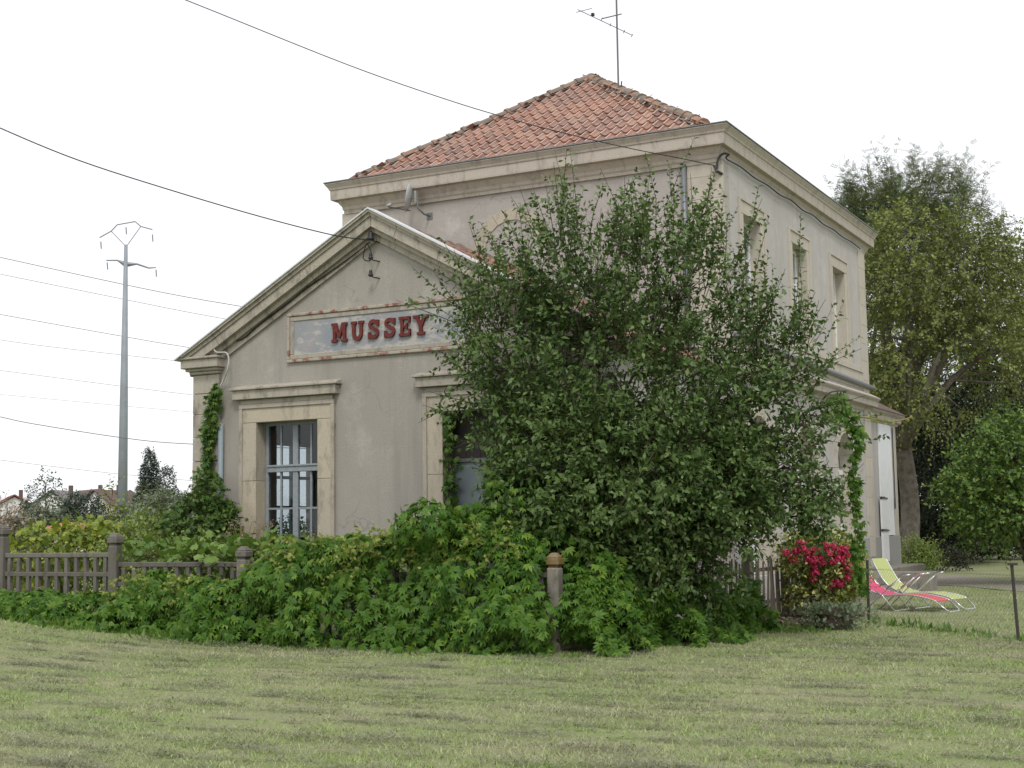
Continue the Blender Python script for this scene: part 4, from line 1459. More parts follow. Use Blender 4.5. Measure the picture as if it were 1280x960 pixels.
# wire-mesh garden fence on dark stakes
cf = thing('wire_fence', (-5.6, 22.9, 0), 'low wire mesh garden fence on thin dark metal stakes', 'fence')
c0, c1 = on_z(1086, 779)[:2], on_z(1274, 801)[:2]
dirc = (c1 - c0) / np.linalg.norm(c1 - c0)
Lc = np.linalg.norm(c1 - c0)
cpos = [c0, c1, c1 + dirc * Lc]
for k_, p in enumerate(cpos):
    lean = np.array([.02, -.02]) if k_ == 0 else np.array([-.05, .02])
    h_ = 1.0 if k_ == 0 else 1.03
    MB().tube([(p[0], p[1], -.2), (p[0] + lean[0], p[1] + lean[1], h_)], .022, 6).build('stake', 'dark_post', cf)
MB().box(*(c1[0] - .1, c1[0] + .03, c1[1] - .02, c1[1] + .02, 1.0, 1.03)).build('stake_cap', 'dark_post', cf)
mb = MB()
H_, stp = .86, .075
tot = Lc * 2
a0_ = np.array([*c0, .02])
dv = np.array([*dirc, 0])
for sgn in (-1, 1):
    u = -H_
    while u < tot + H_:
        ua_, ub_, za, zb = u, u + H_, 0.0, H_
        if ua_ < 0:
            za = -ua_ / H_ * H_
            ua_ = 0
        if ub_ > tot:
            zb = H_ - (ub_ - tot)
            ub_ = tot
        if ub_ > ua_ and zb > za:
            if sgn < 0:
                za, zb = H_ - za, H_ - zb
            mb.tube([a0_ + dv * ua_ + np.array([0, 0, za]), a0_ + dv * ub_ + np.array([0, 0, zb])], .0014, 3, cap=False)
        u += stp
for z_ in (.02, .86):
    mb.tube([a0_ + np.array([0, 0, z_ - .02]), a0_ + dv * tot + np.array([0, 0, z_ - .02])], .002, 3, cap=False)
mb.build('wire_mesh', 'cable_grey', cf)

# ================================================================== SUN LOUNGERS
def lounger(loc, rz, fabric, fabric2, label):
    """local x runs from the headrest (-) to the foot (+)"""
    t_ = thing('sun_lounger', loc, label, 'sun lounger', 'sun loungers by the steps', rz)
    prof_ = [(-.72, .92), (-.58, .70), (-.42, .49), (-.2, .36), (.05, .29), (.35, .30), (.62, .30), (.95, .25), (1.12, .2)]
    for a, b, nm, mt in ((0, 4, 'backrest', fabric), (4, 9, 'seat', fabric2)):
        P_ = prof_[a:b + 1] if a == 0 else prof_[a:b]
        mb_ = MB()
        k_ = len(P_)
        v = [(x, y, z + dz) for dz in (0, -.012) for y in (-.27, .27) for x, z in P_]
        f = []
        for i in range(k_ - 1):
            f += [(i, i + 1, k_ + i + 1, k_ + i), (2 * k_ + i, 3 * k_ + i, 3 * k_ + i + 1, 2 * k_ + i + 1),
                  (i, 2 * k_ + i, 2 * k_ + i + 1, i + 1), (k_ + i, k_ + i + 1, 3 * k_ + i + 1, 3 * k_ + i)]
        f += [(0, k_, 3 * k_, 2 * k_), (k_ - 1, 3 * k_ - 1, 4 * k_ - 1, 2 * k_ - 1)]
        mb_.add(v, f).build(nm, mt, t_, local=True, smooth=False)
    for s in (-1, 1):
        y = .285 * s
        MB().tube(smooth_pts([(x, y, z - .005) for x, z in prof_], 3), .013, 6).build('side_rail', 'aluminium', t_, local=True, smooth=True)
    fr_ = MB()
    fr_.tube([(1.1, -.285, .2), (1.3, -.25, .05), (1.34, -.2, .015), (1.34, .2, .015), (1.3, .25, .05), (1.1, .285, .2)], .013, 6)
    fr_.build('foot_frame', 'aluminium', t_, local=True, smooth=True)
    for s in (-1, 1):
        y = .3 * s
        MB().tube([(-.12, y, .36), (.02, y, .28), (.26, y, .013)], .012, 6).build('leg', 'aluminium', t_, local=True, smooth=True)
        MB().tube([(-.35, y, .013), (.0, y, .30), (.45, y, .62)], .012, 6).build('leg', 'aluminium', t_, local=True, smooth=True)
        MB().tube([(.1, y, .4), (.48, y, .64), (.62, y, .66)], .013, 6).build('armrest', 'aluminium', t_, local=True, smooth=True)
    MB().tube([(.26, -.3, .013), (.26, .3, .013)], .012, 6).build('cross_bar', 'aluminium', t_, local=True)
    return t_


lounger((-6.06, 26.12, 0), math.radians(-13), 'fabric_pink', 'fabric_coral', 'pink and coral sun lounger with aluminium frame on the lawn').scale = (.92, 1, 1)
lounger((-5.84, 26.9, 0), math.radians(-14), 'fabric_lime', 'fabric_lime', 'lime green sun lounger with aluminium frame next to the pink one').scale = (.86, 1, 1)

# ================================================================== FAR BACKGROUND
# power line mast
pb, pt = at_depth(151.5, 700, 93), at_depth(157.4, 306, 93)
pb = np.array([pt[0], pt[1], 0])
mast = thing('power_mast', pb, 'tall grey steel power mast with a pointed wire frame on top', 'power mast')
hz = pt[2]
MB().tube([pb, pb + np.array([0, 0, hz * .5]), pb + np.array([0, 0, hz])], [.36, .27, .12], 12).build('pole', 'pole_grey', mast, smooth=True)
B = lambda x, y: at_depth(x, y, 93)
MB().tube([B(124.5, 297), B(139, 289), B(146.5, 281), B(169, 277), B(176, 283), B(190.5, 287)], .045, 5).build('top_frame', 'pole_grey', mast)
MB().tube([B(139, 289), B(155.5, 306)], .03, 5).build('stay', 'pole_grey', mast)
MB().tube([B(176, 283), B(159.5, 306)], .03, 5).build('stay', 'pole_grey', mast)
MB().tube([B(133, 325.5), B(147, 325.5), B(157.5, 331), B(171, 330), B(186, 335), B(195, 334.5)], [.05, .06, .2, .07, .06, .04], 5).build('cross_arm', 'pole_grey', mast)
for (x_, y_) in ((126, 302), (157.5, 284), (190.5, 293), (134, 328), (195, 337)):
    MB().tube([B(x_, y_), B(x_ + .6, y_ + 9)], .045, 5).build('insulator_string', 'pole_grey', mast)
wires = [([(-40, 313), (0, 321.6), (157, 356), (260, 376), (420, 402)], 118, .03), ([(-40, 335), (0, 342.6), (153, 373.7), (260, 394.8), (420, 422)], 118, .022),
         ([(-40, 386), (0, 393), (150, 419.8), (234, 434), (420, 462)], 122, .026), ([(-40, 418), (0, 424.8), (73, 434.6), (240, 453), (420, 470)], 122, .019),
         ([(-40, 459), (0, 463), (100, 476), (210, 490), (420, 514)], 126, .019), ([(-40, 489), (0, 493), (240, 515), (420, 528)], 126, .015),
         ([(-40, 513), (0, 521), (43, 530), (157.5, 547.8), (238, 555), (420, 562)], 70, .02), ([(-40, 570), (0, 575), (144, 592), (300, 606)], 130, .019)]
wn_ = ['topmost of the power lines passing the steel mast', 'second power line from the top passing the steel mast', 'third power line from the top passing the steel mast',
       'fourth power line from the top passing the steel mast', 'faint power line midway up the steel mast', 'very faint power line below the middle of the steel mast',
       'darker sagging wire crossing the lower steel mast', 'lowest faint wire just above the far tree line']
for (pxs, dep_, r_), lb in zip(wires, wn_):
    cable('power_line', smooth_pts([at_depth(x, y, dep_) for x, y in pxs], 4), r_, 'cable_grey', lb, 'power line', 'power lines behind the station', n=4)


def ell(px_, py_, dep_, rx, rz, w=1.0, ry=None):
    """ellipsoid of crown volume: centre on a pixel's ray at a depth, radii in metres"""
    return (at_depth(px_, py_, dep_), (rx, ry or rx, rz), w)


def tree(name, label, cat, base, ells, n_twigs, tl, spacing, leaf, tmpl, lmat, bark='bark_dark', r0=.15, up=.6, grav=0., outw=.7, upd=.5, group=None, shell=.45,
         limbs=True, keep=True, parts=('trunk', 'crown'), twr=.004, nbr=60, trunk_h=0.0, clump=0.0):
    base = np.array(base, float)
    t_ = thing(name, base, label, cat, group)
    cr = Crown()
    P_, U_ = in_ellipsoids(ells, n_twigs, shell)
    ok_ = P_[:, 2] > base[2] + .05
    if clump:
        c3 = .6 * vnoise(P_[:, 0] * .8 + P_[:, 1] * .5, P_[:, 2] * .9) + .4 * vnoise(P_[:, 0] * 1.7 - P_[:, 1], P_[:, 2] * 1.8 + 9)
        ok_ &= c3 > clump + rng.normal(size=len(P_)) * .06
    P_, U_ = P_[ok_], U_[ok_]
    D_ = U_ * outw + np.array([0, 0, upd]) + rng.normal(size=P_.shape) * .35
    cr.twigs(P_, D_, rng.uniform(.55, 1.25, len(P_)) * tl, spacing, leaf, grav=grav, up=up, r=twr, keep=keep)
    mb_ = MB()
    if limbs:
        big = sorted(ells, key=lambda e: -e[2])
        heads = []
        fork = base
        if trunk_h > 0:
            fork = base + np.array([rng.normal() * .1, rng.normal() * .1, trunk_h])
            pts, rs = limb(base, fork, r0 * 1.25, r0, .0, 7)
            rs[0] *= 1.35
            mb_.tube(pts, rs, 10)
        for e in big[:8]:
            pts, rs = limb(fork + rng.normal(size=3) * [.4, .4, 0] * r0 - np.array([0, 0, .15 if trunk_h else 0]), e[0], r0 * rng.uniform(.5, .8) if trunk_h else r0 * rng.uniform(.7, 1), r0 * .18, .1, 8)
            mb_.tube(pts, rs, 7)
            heads += [(p, r) for p, r in zip(pts[3:], rs[3:])]
        hp = np.array([h[0] for h in heads])
        for p in P_[:nbr]:
            j = np.argmin(np.linalg.norm(hp - p, axis=1) + np.maximum(0, hp[:, 2] - p[2]) * 1.2)
            pts, rs = limb(hp[j], p, heads[j][1] * .5, .006 + twr, .06, 4)
            mb_.tube(pts, rs, 4, cap=False)
    cr.build_twigs(parts[0], bark, t_, mb_)
    cr.build(parts[1], tmpl, lmat, t_)
    return t_


def far_house(x, yb, dep_, w, h, roof_h, dpt, wmat, rmat, label, yaw=.5, win=3):
    p = at_depth(x, 660, dep_)
    z0 = -.4
    t_ = thing('house', (p[0], p[1], z0), label, 'house', 'houses beyond the railway', yaw)
    MB().box(-w / 2, w / 2, -dpt / 2, dpt / 2, 0, h).prism([(-w / 2, h), (w / 2, h), (0, h + roof_h - .15)], 1, -dpt / 2, dpt / 2).build('wall', wmat, t_, local=True)
    rf = MB()
    for s in (-1, 1):
        pl = [(0, h + roof_h), (s * (w / 2 + .4), h - .25), (s * (w / 2 + .4), h - .05), (0, h + roof_h + .2)]
        rf.prism(pl, 1, -dpt / 2 - .4, dpt / 2 + .4)
    ro = rf.build('roof', rmat, t_, local=True)
    MB().box(w * .1, w * .1 + .5, -.3, .3, h + roof_h * .5, h + roof_h + .9).build('chimney', 'far_roof_brown', ro, local=True)
    for i in range(win):
        xx = -w / 2 + w * (i + .5) / win
        for z_ in (1.0, h - 1.7):
            q = MB().box(xx - .5, xx + .5, -dpt / 2 - .03, -dpt / 2, z_, z_ + 1.3).build('window', 'dark_glass', t_, local=True)
            MB().box(xx - .6, xx + .6, -dpt / 2 - .08, -dpt / 2 - .031, z_ - .1, z_).build('window_sill', 'house_white', q, local=True)


far_house(14, 0, 190, 9, 4.6, 2.6, 9, 'house_white', 'far_roof_red', 'far white house with a reddish roof at the edge of the village', .9)
far_house(78, 0, 205, 9, 5.2, 3.0, 9, 'house_white', 'far_roof_grey', 'far white gable house with a grey roof left of the round tree', .45)
far_house(113, 0, 215, 12, 5.0, 3.6, 9, 'house_cream', 'far_roof_brown', 'far cream house with a broad brown roof behind the round tree', 1.1)
far_house(140, 0, 200, 8, 5.0, 3.0, 9, 'house_white', 'far_roof_brown', 'far white house with a brown roof beside the steel mast', .2)
far_house(164, 0, 210, 7, 5.4, 2.8, 9, 'house_cream', 'far_roof_grey', 'far cream house just right of the steel mast', .7)
far_house(203, 0, 150, 7, 3.2, 2.4, 8, 'house_white', 'far_roof_grey', 'far white cottage below the poplar', .3)
op = at_depth(120, 660, 48)
shed = thing('shed', (op[0], op[1], 0), 'low garden shed with a bright orange tiled roof', 'shed', rz=.5)
MB().box(-1.3, 1.3, -1, 1, 0, 1.75).build('wall', 'house_cream', shed, local=True)
MB().prism([(-1.25, 1.72), (1.25, 1.95), (1.25, 2.02), (-1.25, 1.8)], 0, -1.5, 1.5).build('roof', 'orange_roof', shed, local=True)


def gpt(x, dep_, z=0.0):
    p = at_depth(x, 660, dep_)
    return (p[0], p[1], z)


def ez(x, dep_, z, rx, rz, w=1.0):
    p = at_depth(x, 660, dep_)
    return ((p[0], p[1], z), (rx, rx, rz), w)


FT = dict(tl=.6, spacing=.12, leaf=.26, tmpl=LEAF_WIDE, keep=False, nbr=8)
tree('poplar_tree', 'slender dark poplar rising above the far roofs', 'tree', gpt(184, 150), [ez(187, 150, 6.5, 1.0, 4.3, 2), ez(181, 150, 5.5, .8, 3.6), ez(191, 150, 4.5, .9, 3.2), ez(177, 150, 4, 1, 2.5)],
     2600, lmat='leaf_far_dark', upd=1.2, outw=.2, **FT)
tree('conifer_tree', 'dark conifer standing just right of the poplar', 'tree', gpt(208, 140), [ez(208, 140, 6.3, .8, 1.9, .5), ez(206, 140, 4.2, 2.0, 1.6), ez(214, 140, 3.2, 2.6, 1.6)], 1500, lmat='leaf_far_dark', **FT)
tree('birch_tree', 'thin feathery birch between the far houses', 'tree', gpt(58, 170), [ez(56, 170, 7.6, 1.0, 2.0, .5), ez(64, 170, 6.4, 1.3, 1.9, .6), ez(58, 170, 4, 2.4, 2.4)], 320, lmat='leaf_far', grav=.5, upd=.1,
     tl=.9, spacing=.22, leaf=.36, tmpl=LEAF_WIDE, keep=False, nbr=8)
tree('round_tree', 'round dark green tree in front of the brown roof', 'tree', gpt(103, 120), [ez(103, 120, 2.7, 2.1, 2.3, 2), ez(92, 120, 2.2, 1.4, 1.7)], 1700, lmat='leaf_far_dark', **FT)
tree('bushy_tree', 'loose pale green tree left of the round dark tree', 'tree', gpt(60, 90), [ez(56, 90, 1.7, 1.3, 1.6, 2), ez(74, 90, 1.5, 1.0, 1.3), ez(42, 90, 1.8, .9, 1.5)], 700, lmat='leaf_far_pale', **FT)
tree('bushy_tree', 'dark bushy tree near the reddish roofed house', 'tree', gpt(32, 110), [ez(33, 110, 2.0, 1.3, 2.0, 2), ez(22, 110, 1.2, 1.2, 1.4)], 520, lmat='leaf_far_dark', **FT)
tree('small_conifer', 'tiny pointed conifer above the pale tree', 'tree', gpt(38, 150), [ez(38, 150, 5.2, .6, 1.6, 1), ez(38, 150, 3.5, 1.0, 1.6, 1)], 160, lmat='leaf_far_dark', **FT)
tree('hedge_tree', 'green trees massed at the foot of the steel mast', 'tree', gpt(135, 85), [ez(130, 85, 1.3, 1.2, 1.3), ez(152, 85, 1.2, 1.1, 1.2), ez(172, 85, 1.5, 1.3, 1.3), ez(200, 85, 1.6, 1.6, 1.5), ez(225, 85, 1.9, 1.7, 1.8)],
     1300, lmat='leaf_far', **FT)
tree('hedge_tree', 'greenery massed beyond the poplar near the wing corner', 'tree', gpt(235, 110), [ez(215, 110, 2.6, 2.0, 1.9), ez(238, 110, 2.9, 2.4, 2.0), ez(260, 110, 3, 3, 2.2)], 800, lmat='leaf_far_dark', **FT)
tree('far_hedgerow', 'long far hedgerow along the field edge', 'hedge', gpt(-60, 180), [ez(x, 180, 1.2, 5, 2.0) for x in range(-200, 420, 45)], 2200, tl=1.2, spacing=.3, leaf=.6, tmpl=LEAF_WIDE, keep=False, nbr=4,
     lmat='leaf_far', limbs=False)
tree('far_hedgerow', 'long dark hedgerow far behind the right-hand garden', 'hedge', gpt(1500, 110), [ez(x, 110, 2.5, 5, 3.8) for x in range(1080, 2100, 60)], 3000, tl=1.2, spacing=.3, leaf=.6, tmpl=LEAF_WIDE, keep=False, nbr=4,
     lmat='leaf_far_dark', limbs=False)

# ================================================================== TREES BEHIND AND RIGHT
tb = np.array([*at_depth(1131, 700, 46)[:2], 0])
tree('birch_tree', 'large yellow-green tree with mottled pale trunk behind the far wing', 'tree', tb,
     [ell(1165, 330, 46, 2.3, 1.9, 2), ell(1215, 350, 46.5, 1.6, 1.7, 1.3), ell(1110, 400, 46.5, 1.7, 2.2, 1.5), ell(1175, 440, 45.5, 2.6, 2.0, 2), ell(1245, 440, 46.5, 1.7, 1.8, 1.1),
      ell(1140, 300, 46.5, 1.4, 1.1, .8), ell(1230, 320, 47, 1.0, .9, .5), ell(1120, 480, 46, 1.4, 1.0, .7), ell(1220, 490, 46, 1.6, .8, .5)],
     3600, 1.0, .08, .15, LEAF_WIDE, 'leaf_birch', 'bark_birch', .27, grav=.45, upd=.15, outw=.8, shell=.6, nbr=160, twr=.006, trunk_h=4.2, clump=.45)
tb2 = np.array([*at_depth(1110, 700, 56)[:2], 0])
tree('robinia_tree', 'tall airy tree with feathery top rising behind the yellow-green tree', 'tree', tb2,
     [ell(1125, 250, 56, 2.2, 1.0, .45), ell(1085, 262, 56, 1.1, .8, .2), ell(1168, 255, 56, 1.4, .8, .22), ell(1120, 290, 56, 2.4, 1.4, 1.3), ell(1185, 262, 57, 1.0, 1.3, .35), ell(1190, 300, 57, 1.8, 1.5, .5), ell(1110, 350, 56, 2.4, 1.8, 1.3), ell(1200, 380, 57, 3.0, 2.2, 1.2), ell(1120, 440, 56, 2.5, 2, 1.2), ell(1190, 480, 57, 3, 1.6, 1.0),
      ell(1135, 228, 56, .7, .7, .07), ell(1080, 275, 56, 1.2, .8, .4)],
     2000, 1.3, .14, .38, PINNATE, 'leaf_robinia', 'bark_dark', .22, upd=.5, outw=.7, shell=.5, nbr=150, twr=.008)
tb3 = np.array([*at_depth(1300, 700, 60)[:2], 0])
tree('robinia_tree', 'dark green tree at the back of the garden beyond the yellow-green tree', 'tree', tb3,
     [ell(1275, 430, 60, 2.4, 2.2, 1.5), ell(1320, 380, 60, 2.8, 2.8, 1.5), ell(1260, 500, 60, 2.2, 1.6, 1), ell(1350, 480, 60, 3, 2.6, 1), ell(1235, 545, 60, 2.4, 1.8, 1), ell(1175, 560, 61, 2.4, 1.8, 1), ell(1130, 545, 61, 2.2, 2.0, 1), ell(1290, 560, 60, 2.4, 1.8, 1)],
     2400, 1.2, .12, .26, LEAF_WIDE, 'leaf_robinia', 'bark_dark', .25, upd=.3, shell=.5, nbr=60, twr=.008)
for k_, (x_, dp, h_, r_, lb) in enumerate(((1158, 52, 6.6, 1.7, 'dark yew column right behind the mottled trunk'), (1198, 54, 7.2, 1.9, 'dark yew column between the mottled trunk and the small garden tree'),
                                         (1250, 58, 7.5, 2.2, 'dark yew half hidden behind the small garden tree'), (1118, 57, 7.5, 1.9, 'dark yew between the far wing and the mottled trunk'),
                                         (1080, 60, 7.5, 1.9, 'dark yew mostly hidden behind the far wing'))):
    p = gpt(x_, dp)
    tree('yew_tree', lb, 'yew', p, [((p[0], p[1], h_ * .5), (r_, r_, h_ * .52), 2), ((p[0], p[1], .9), (r_, r_, 1.1), 1)], 2300, .6, .09, .24, LEAF_NARROW, 'leaf_dark', upd=.9, outw=.4, keep=False, nbr=4,
         group='dark yews at the end of the garden', shell=.75)
gb = gpt(1296, 36)
tree('garden_tree', 'small leafy green garden tree over the lawn at the right', 'tree', gb,
     [ell(1240, 585, 35.5, .95, .85, 1.3), ell(1295, 570, 36, 1.3, 1.1, 1.6), ell(1202, 612, 35, .5, .4, .5), ell(1268, 640, 35, 1.05, .55, 1.2), ell(1325, 620, 36, 1.3, 1.1, 1), ell(1222, 650, 35, .6, .35, .45),
      ell(1262, 535, 36, .45, .35, .3)], 1500, .6, .07, .17, LEAF, 'leaf_walnut', 'bark_dark', .11, grav=.35, upd=.2, outw=.7, shell=.55, nbr=120)
p = gpt(1133, 45)
tree('box_shrub', 'low bright green shrub at the foot of the far wing', 'shrub', p, [((p[0], p[1], .55), (.75, .75, .5), 1), ((p[0] + .4, p[1], .4), (.6, .6, .4), .6)], 420, .4, .05, .1, LEAF, 'leaf_herb', 'twig_brown', .03, nbr=20)
p = gpt(1163, 46)
tree('dark_shrub', 'low dark shrub beside the mottled trunk', 'shrub', p, [((p[0], p[1], .3), (1.2, .6, .35), 1)], 300, .4, .06, .12, LEAF, 'leaf_dark', 'twig_brown', .03, nbr=20)
p = gpt(1205, 52)
tree('grey_shrub', 'pale twiggy shrub in front of the dark yews', 'shrub', p, [((p[0], p[1], .7), (.8, .8, .7), 1)], 130, .6, .12, .12, LEAF, 'leaf_grey', 'twig_brown', .03, nbr=40)

# ================================================================== THE BIG SHRUB
shb = np.array([-8.75, 18.75, 0.0])
shrub = thing('large_shrub', shb, 'big tangled green shrub growing over the fence before the station', 'shrub')
SE = [ell(785, 500, 20.3, 1.75, 1.7, 3), ell(670, 460, 20.6, 1.05, .9, 1.0), ell(890, 500, 20, 1.05, 1.1, 1.4), ell(790, 600, 19.9, 1.75, 1.0, 2.9), ell(880, 610, 19.4, .95, .8, 1.5),
      ell(740, 350, 20.6, 1.05, .95, 1.05), ell(840, 360, 20.3, 1.0, 1.0, 1.0), ell(625, 400, 20.8, .8, .5, .5), ell(640, 530, 20.3, .55, .5, .25), ell(700, 560, 20, 1.0, .9, .9), ell(950, 590, 19.6, .75, .7, .6),
      ell(960, 445, 20, .6, .6, .35), ell(785, 715, 19.4, .95, .75, 1.6), ell(830, 690, 19.2, .8, .6, .9), ell(1000, 515, 20, .45, .22, .12), ell(1005, 625, 19.8, .5, .25, .14), ell(690, 640, 19.3, .8, .6, .8)]
cr = Crown()
Pc, Uc = in_ellipsoids(SE, 1450, .4)
hc = sstep(1.8, 4.6, Pc[:, 2])
ok = (Pc[:, 2] > .3) & (rng.random(len(Pc)) < 1.0 - .38 * hc)
Pc, Uc, hc = Pc[ok], Uc[ok], hc[ok]
Dc = unit(Uc * .7 + np.array([0, 0, 1.0]) * (.0 + .95 * hc)[:, None] + rng.normal(size=Pc.shape) * .3)
Lc_ = rng.uniform(.5, .85, len(Pc)) * (1 + .35 * hc)
NT = 11
idx = np.repeat(np.arange(len(Pc)), NT)
u_ = np.tile((np.arange(NT) + .5) / NT, len(Pc)) ** .8
P_ = Pc[idx] - Dc[idx] * .25 + Dc[idx] * (Lc_[idx] * u_)[:, None] + rng.normal(size=(len(idx), 3)) * .03
ok = P_[:, 2] > .2
idx, u_, P_ = idx[ok], u_[ok], P_[ok]
D_ = Dc[idx] * .75 + rng.normal(size=P_.shape) * .55
cr.twigs(P_, D_, rng.uniform(.16, .36, len(P_)) * (1.2 - .5 * u_), .042, .118, up=.6, r=.003, keep=False)
for p_, d_, l_ in zip(Pc, Dc, Lc_):
    cr.tw.append(([p_ - d_ * .25, p_ + d_ * l_ * .4, p_ + d_ * l_], .008))
P_ = Pc
# long upright shoots above the crown
shoots = [(700, 300, 706, 200), (722, 300, 722, 205), (735, 310, 742, 225), (760, 320, 775, 208), (790, 320, 803, 245), (820, 310, 833, 188), (845, 320, 838, 215), (868, 320, 886, 192), (890, 330, 897, 240),
          (905, 350, 912, 265), (925, 400, 932, 232), (938, 400, 940, 290), (945, 430, 962, 340), (985, 450, 1016, 292), (975, 470, 1003, 360), (990, 480, 1022, 385), (660, 350, 648, 262), (640, 360, 622, 285),
          (620, 370, 588, 268), (610, 390, 560, 318), (590, 400, 515, 340), (600, 420, 540, 380), (590, 440, 548, 440), (680, 330, 672, 245), (655, 380, 600, 300), (780, 330, 768, 240), (860, 340, 858, 240),
          (805, 330, 815, 260), (710, 320, 690, 240), (590, 470, 560, 495), (640, 560, 585, 560), (1000, 520, 1082, 512), (1000, 525, 1060, 535), (1005, 515, 1050, 500), (1010, 625, 1062, 640), (1000, 610, 1050, 622),
          (960, 540, 1010, 570), (950, 560, 1012, 590), (960, 590, 1005, 575), (980, 660, 1030, 655), (970, 480, 1010, 460), (960, 430, 1000, 400), (930, 440, 975, 395)]
bs, ds, ls = [], [], []
for (xa, ya, xb, yb) in shoots:
    dp = 20.3 + rng.uniform(-.8, .5)
    a_ = at_depth(xa, ya, dp)
    b_ = at_depth(xb, yb, dp + rng.uniform(-.3, .3))
    bs.append(a_)
    ds.append(b_ - a_)
    ls.append(np.linalg.norm(b_ - a_) * 1.03)
bs, ds, ls = np.array(bs), np.array(ds), np.array(ls)
cr.twigs(bs, ds, ls, .034, .115, up=.5, r=.007, jitter=.35)
for _ in range(4):
    off = rng.normal(size=bs.shape) * .24
    cr.twigs(bs + off - np.array([0, 0, .1]), ds + rng.normal(size=bs.shape) * .22, ls * rng.uniform(.4, .9, len(ls)), .038, .11, up=.5, r=.005, jitter=.35)
mb = MB()
heads = []
for e in SE:
    pts, rs = limb(shb + rng.normal(size=3) * [.28, .28, 0], np.array(e[0]) - np.array([0, 0, .2]), rng.uniform(.035, .055), .012, .04, 9)
    mb.tube(pts, rs, 7)
    heads += [(p, r) for p, r in zip(pts[3:], rs[3:])]
hp = np.array([h[0] for h in heads])
for p in np.concatenate([bs, P_[:520]]):
    j = np.argmin(np.linalg.norm(hp - p, axis=1) + np.maximum(0, hp[:, 2] - p[2]) * 1.5)
    pts, rs = limb(hp[j], p, min(.013, heads[j][1] * .6), .004, .02, 4)
    mb.tube(pts, rs, 4, cap=False)
cr.build_twigs('branches', 'bark_dark', shrub, mb)
cr.build('crown', LEAF, 'leaf_shrub', shrub)

# ================================================================== CREEPER OVER THE FENCE
tops = [(-120, 738), (0, 738), (60, 742), (110, 740), (145, 735), (165, 722), (190, 716), (215, 728), (255, 724), (285, 728), (305, 722), (325, 700), (345, 682), (400, 676), (450, 676), (480, 672), (505, 664), (545, 660), (575, 666),
        (605, 662), (640, 664), (668, 684), (690, 700), (712, 702), (740, 735), (800, 762)]
tx = np.array([on_y(x, y, FY - .25)[0] for x, y in tops])
tz = np.array([on_y(x, y, FY - .25)[2] for x, y in tops])
creeper = thing('creeper', (-12.5, FY - .2, 0), 'dense green creeper spilling over the concrete fence', 'creeper')


def creeper_leaves(n, x0, x1, layer):
    x = rng.uniform(x0, x1, n)
    top = np.interp(x, tx, tz) + .12 * (vnoise(x * 2.3, x * 0 + 3) - .5)
    s = rng.random(n) ** .85
    gz = ground_z(x, FY - .6)
    z = gz + .02 + s * (top - gz)
    bulge = .30 + .30 * (1 - s) + .46 * (vnoise(x * 1.7, z * 2.1 + 9) - .4) + .3 * (vnoise(x * 4.3, z * 4.6 + 2) - .5)
    bulge = bulge * np.sqrt(np.clip(1.04 - s ** 4, 0, 1))
    y = FY - .02 - bulge * layer
    pos = np.stack([x, y, z], -1)
    nrm_ = np.stack([rng.normal(size=n) * .7, -np.ones(n) * (.8 - .3 * s), .45 + .9 * s ** 3 + rng.normal(size=n) * .55], -1)
    d = np.stack([rng.normal(size=n) * .8, -.35 * np.ones(n) + rng.normal(size=n) * .2, -.75 + rng.normal(size=n) * .45], -1)
    return pos, d, nrm_, rng.uniform(.07, .165, n)


cr = Crown()
for layer, n_ in ((1.0, 4300), (.8, 3600), (.5, 2600)):
    cr.loose(*creeper_leaves(n_, -19.8, -7.9, layer))
# top and back side of the mass, reaching into the garden in front of the wing
n_ = 3400
x = rng.uniform(-13.6, -8.6, n_)
top = np.interp(x, tx, tz)
yb_ = rng.uniform(0, 1.5, n_)
z = top * (1 - .04 * yb_) + .12 * sstep(-12.4, -11.0, x) * yb_ + .2 * (vnoise(x * 2, yb_ * 2) - .55) - rng.random(n_) ** 2 * .35
cr.loose(np.stack([x, FY - .1 + yb_, z], -1), rng.normal(size=(n_, 3)) * [.8, .6, .3] + [0, -.5, -.25], np.stack([rng.normal(size=n_) * .4, -.4 + rng.normal(size=n_) * .4, np.ones(n_)], -1), rng.uniform(.085, .15, n_))
# skirt round the corner post and along the side fence under the shrub
n_ = 4200
t = rng.random(n_)
cx_, cy_ = -8.0 + .7 * sstep(0, .8, t) + .1, FY + 4.6 * t
hgt = (1.15 - .55 * sstep(.0, .75, t)) * (.75 + .5 * vnoise(t * 9, t * 0 + 4))
s = rng.random(n_)
out_ = (.55 + .45 * (1 - s) - .15 * t) * (.45 + 1.0 * vnoise(t * 14, s * 3 + 5))
pos = np.stack([cx_ + out_ * .82, cy_ - out_ * .62, .03 + s * hgt], -1)
nrm_ = np.stack([.55 + rng.normal(size=n_) * .4, -.65 + rng.normal(size=n_) * .3, .3 + .8 * s ** 2 + rng.normal(size=n_) * .25], -1)
cr.loose(pos, rng.normal(size=(n_, 3)) * [.9, .9, .5] + [.2, -.25, -.6], nrm_ + rng.normal(size=(n_, 3)) * .5 + [0, 0, .25], rng.uniform(.06, .16, n_))
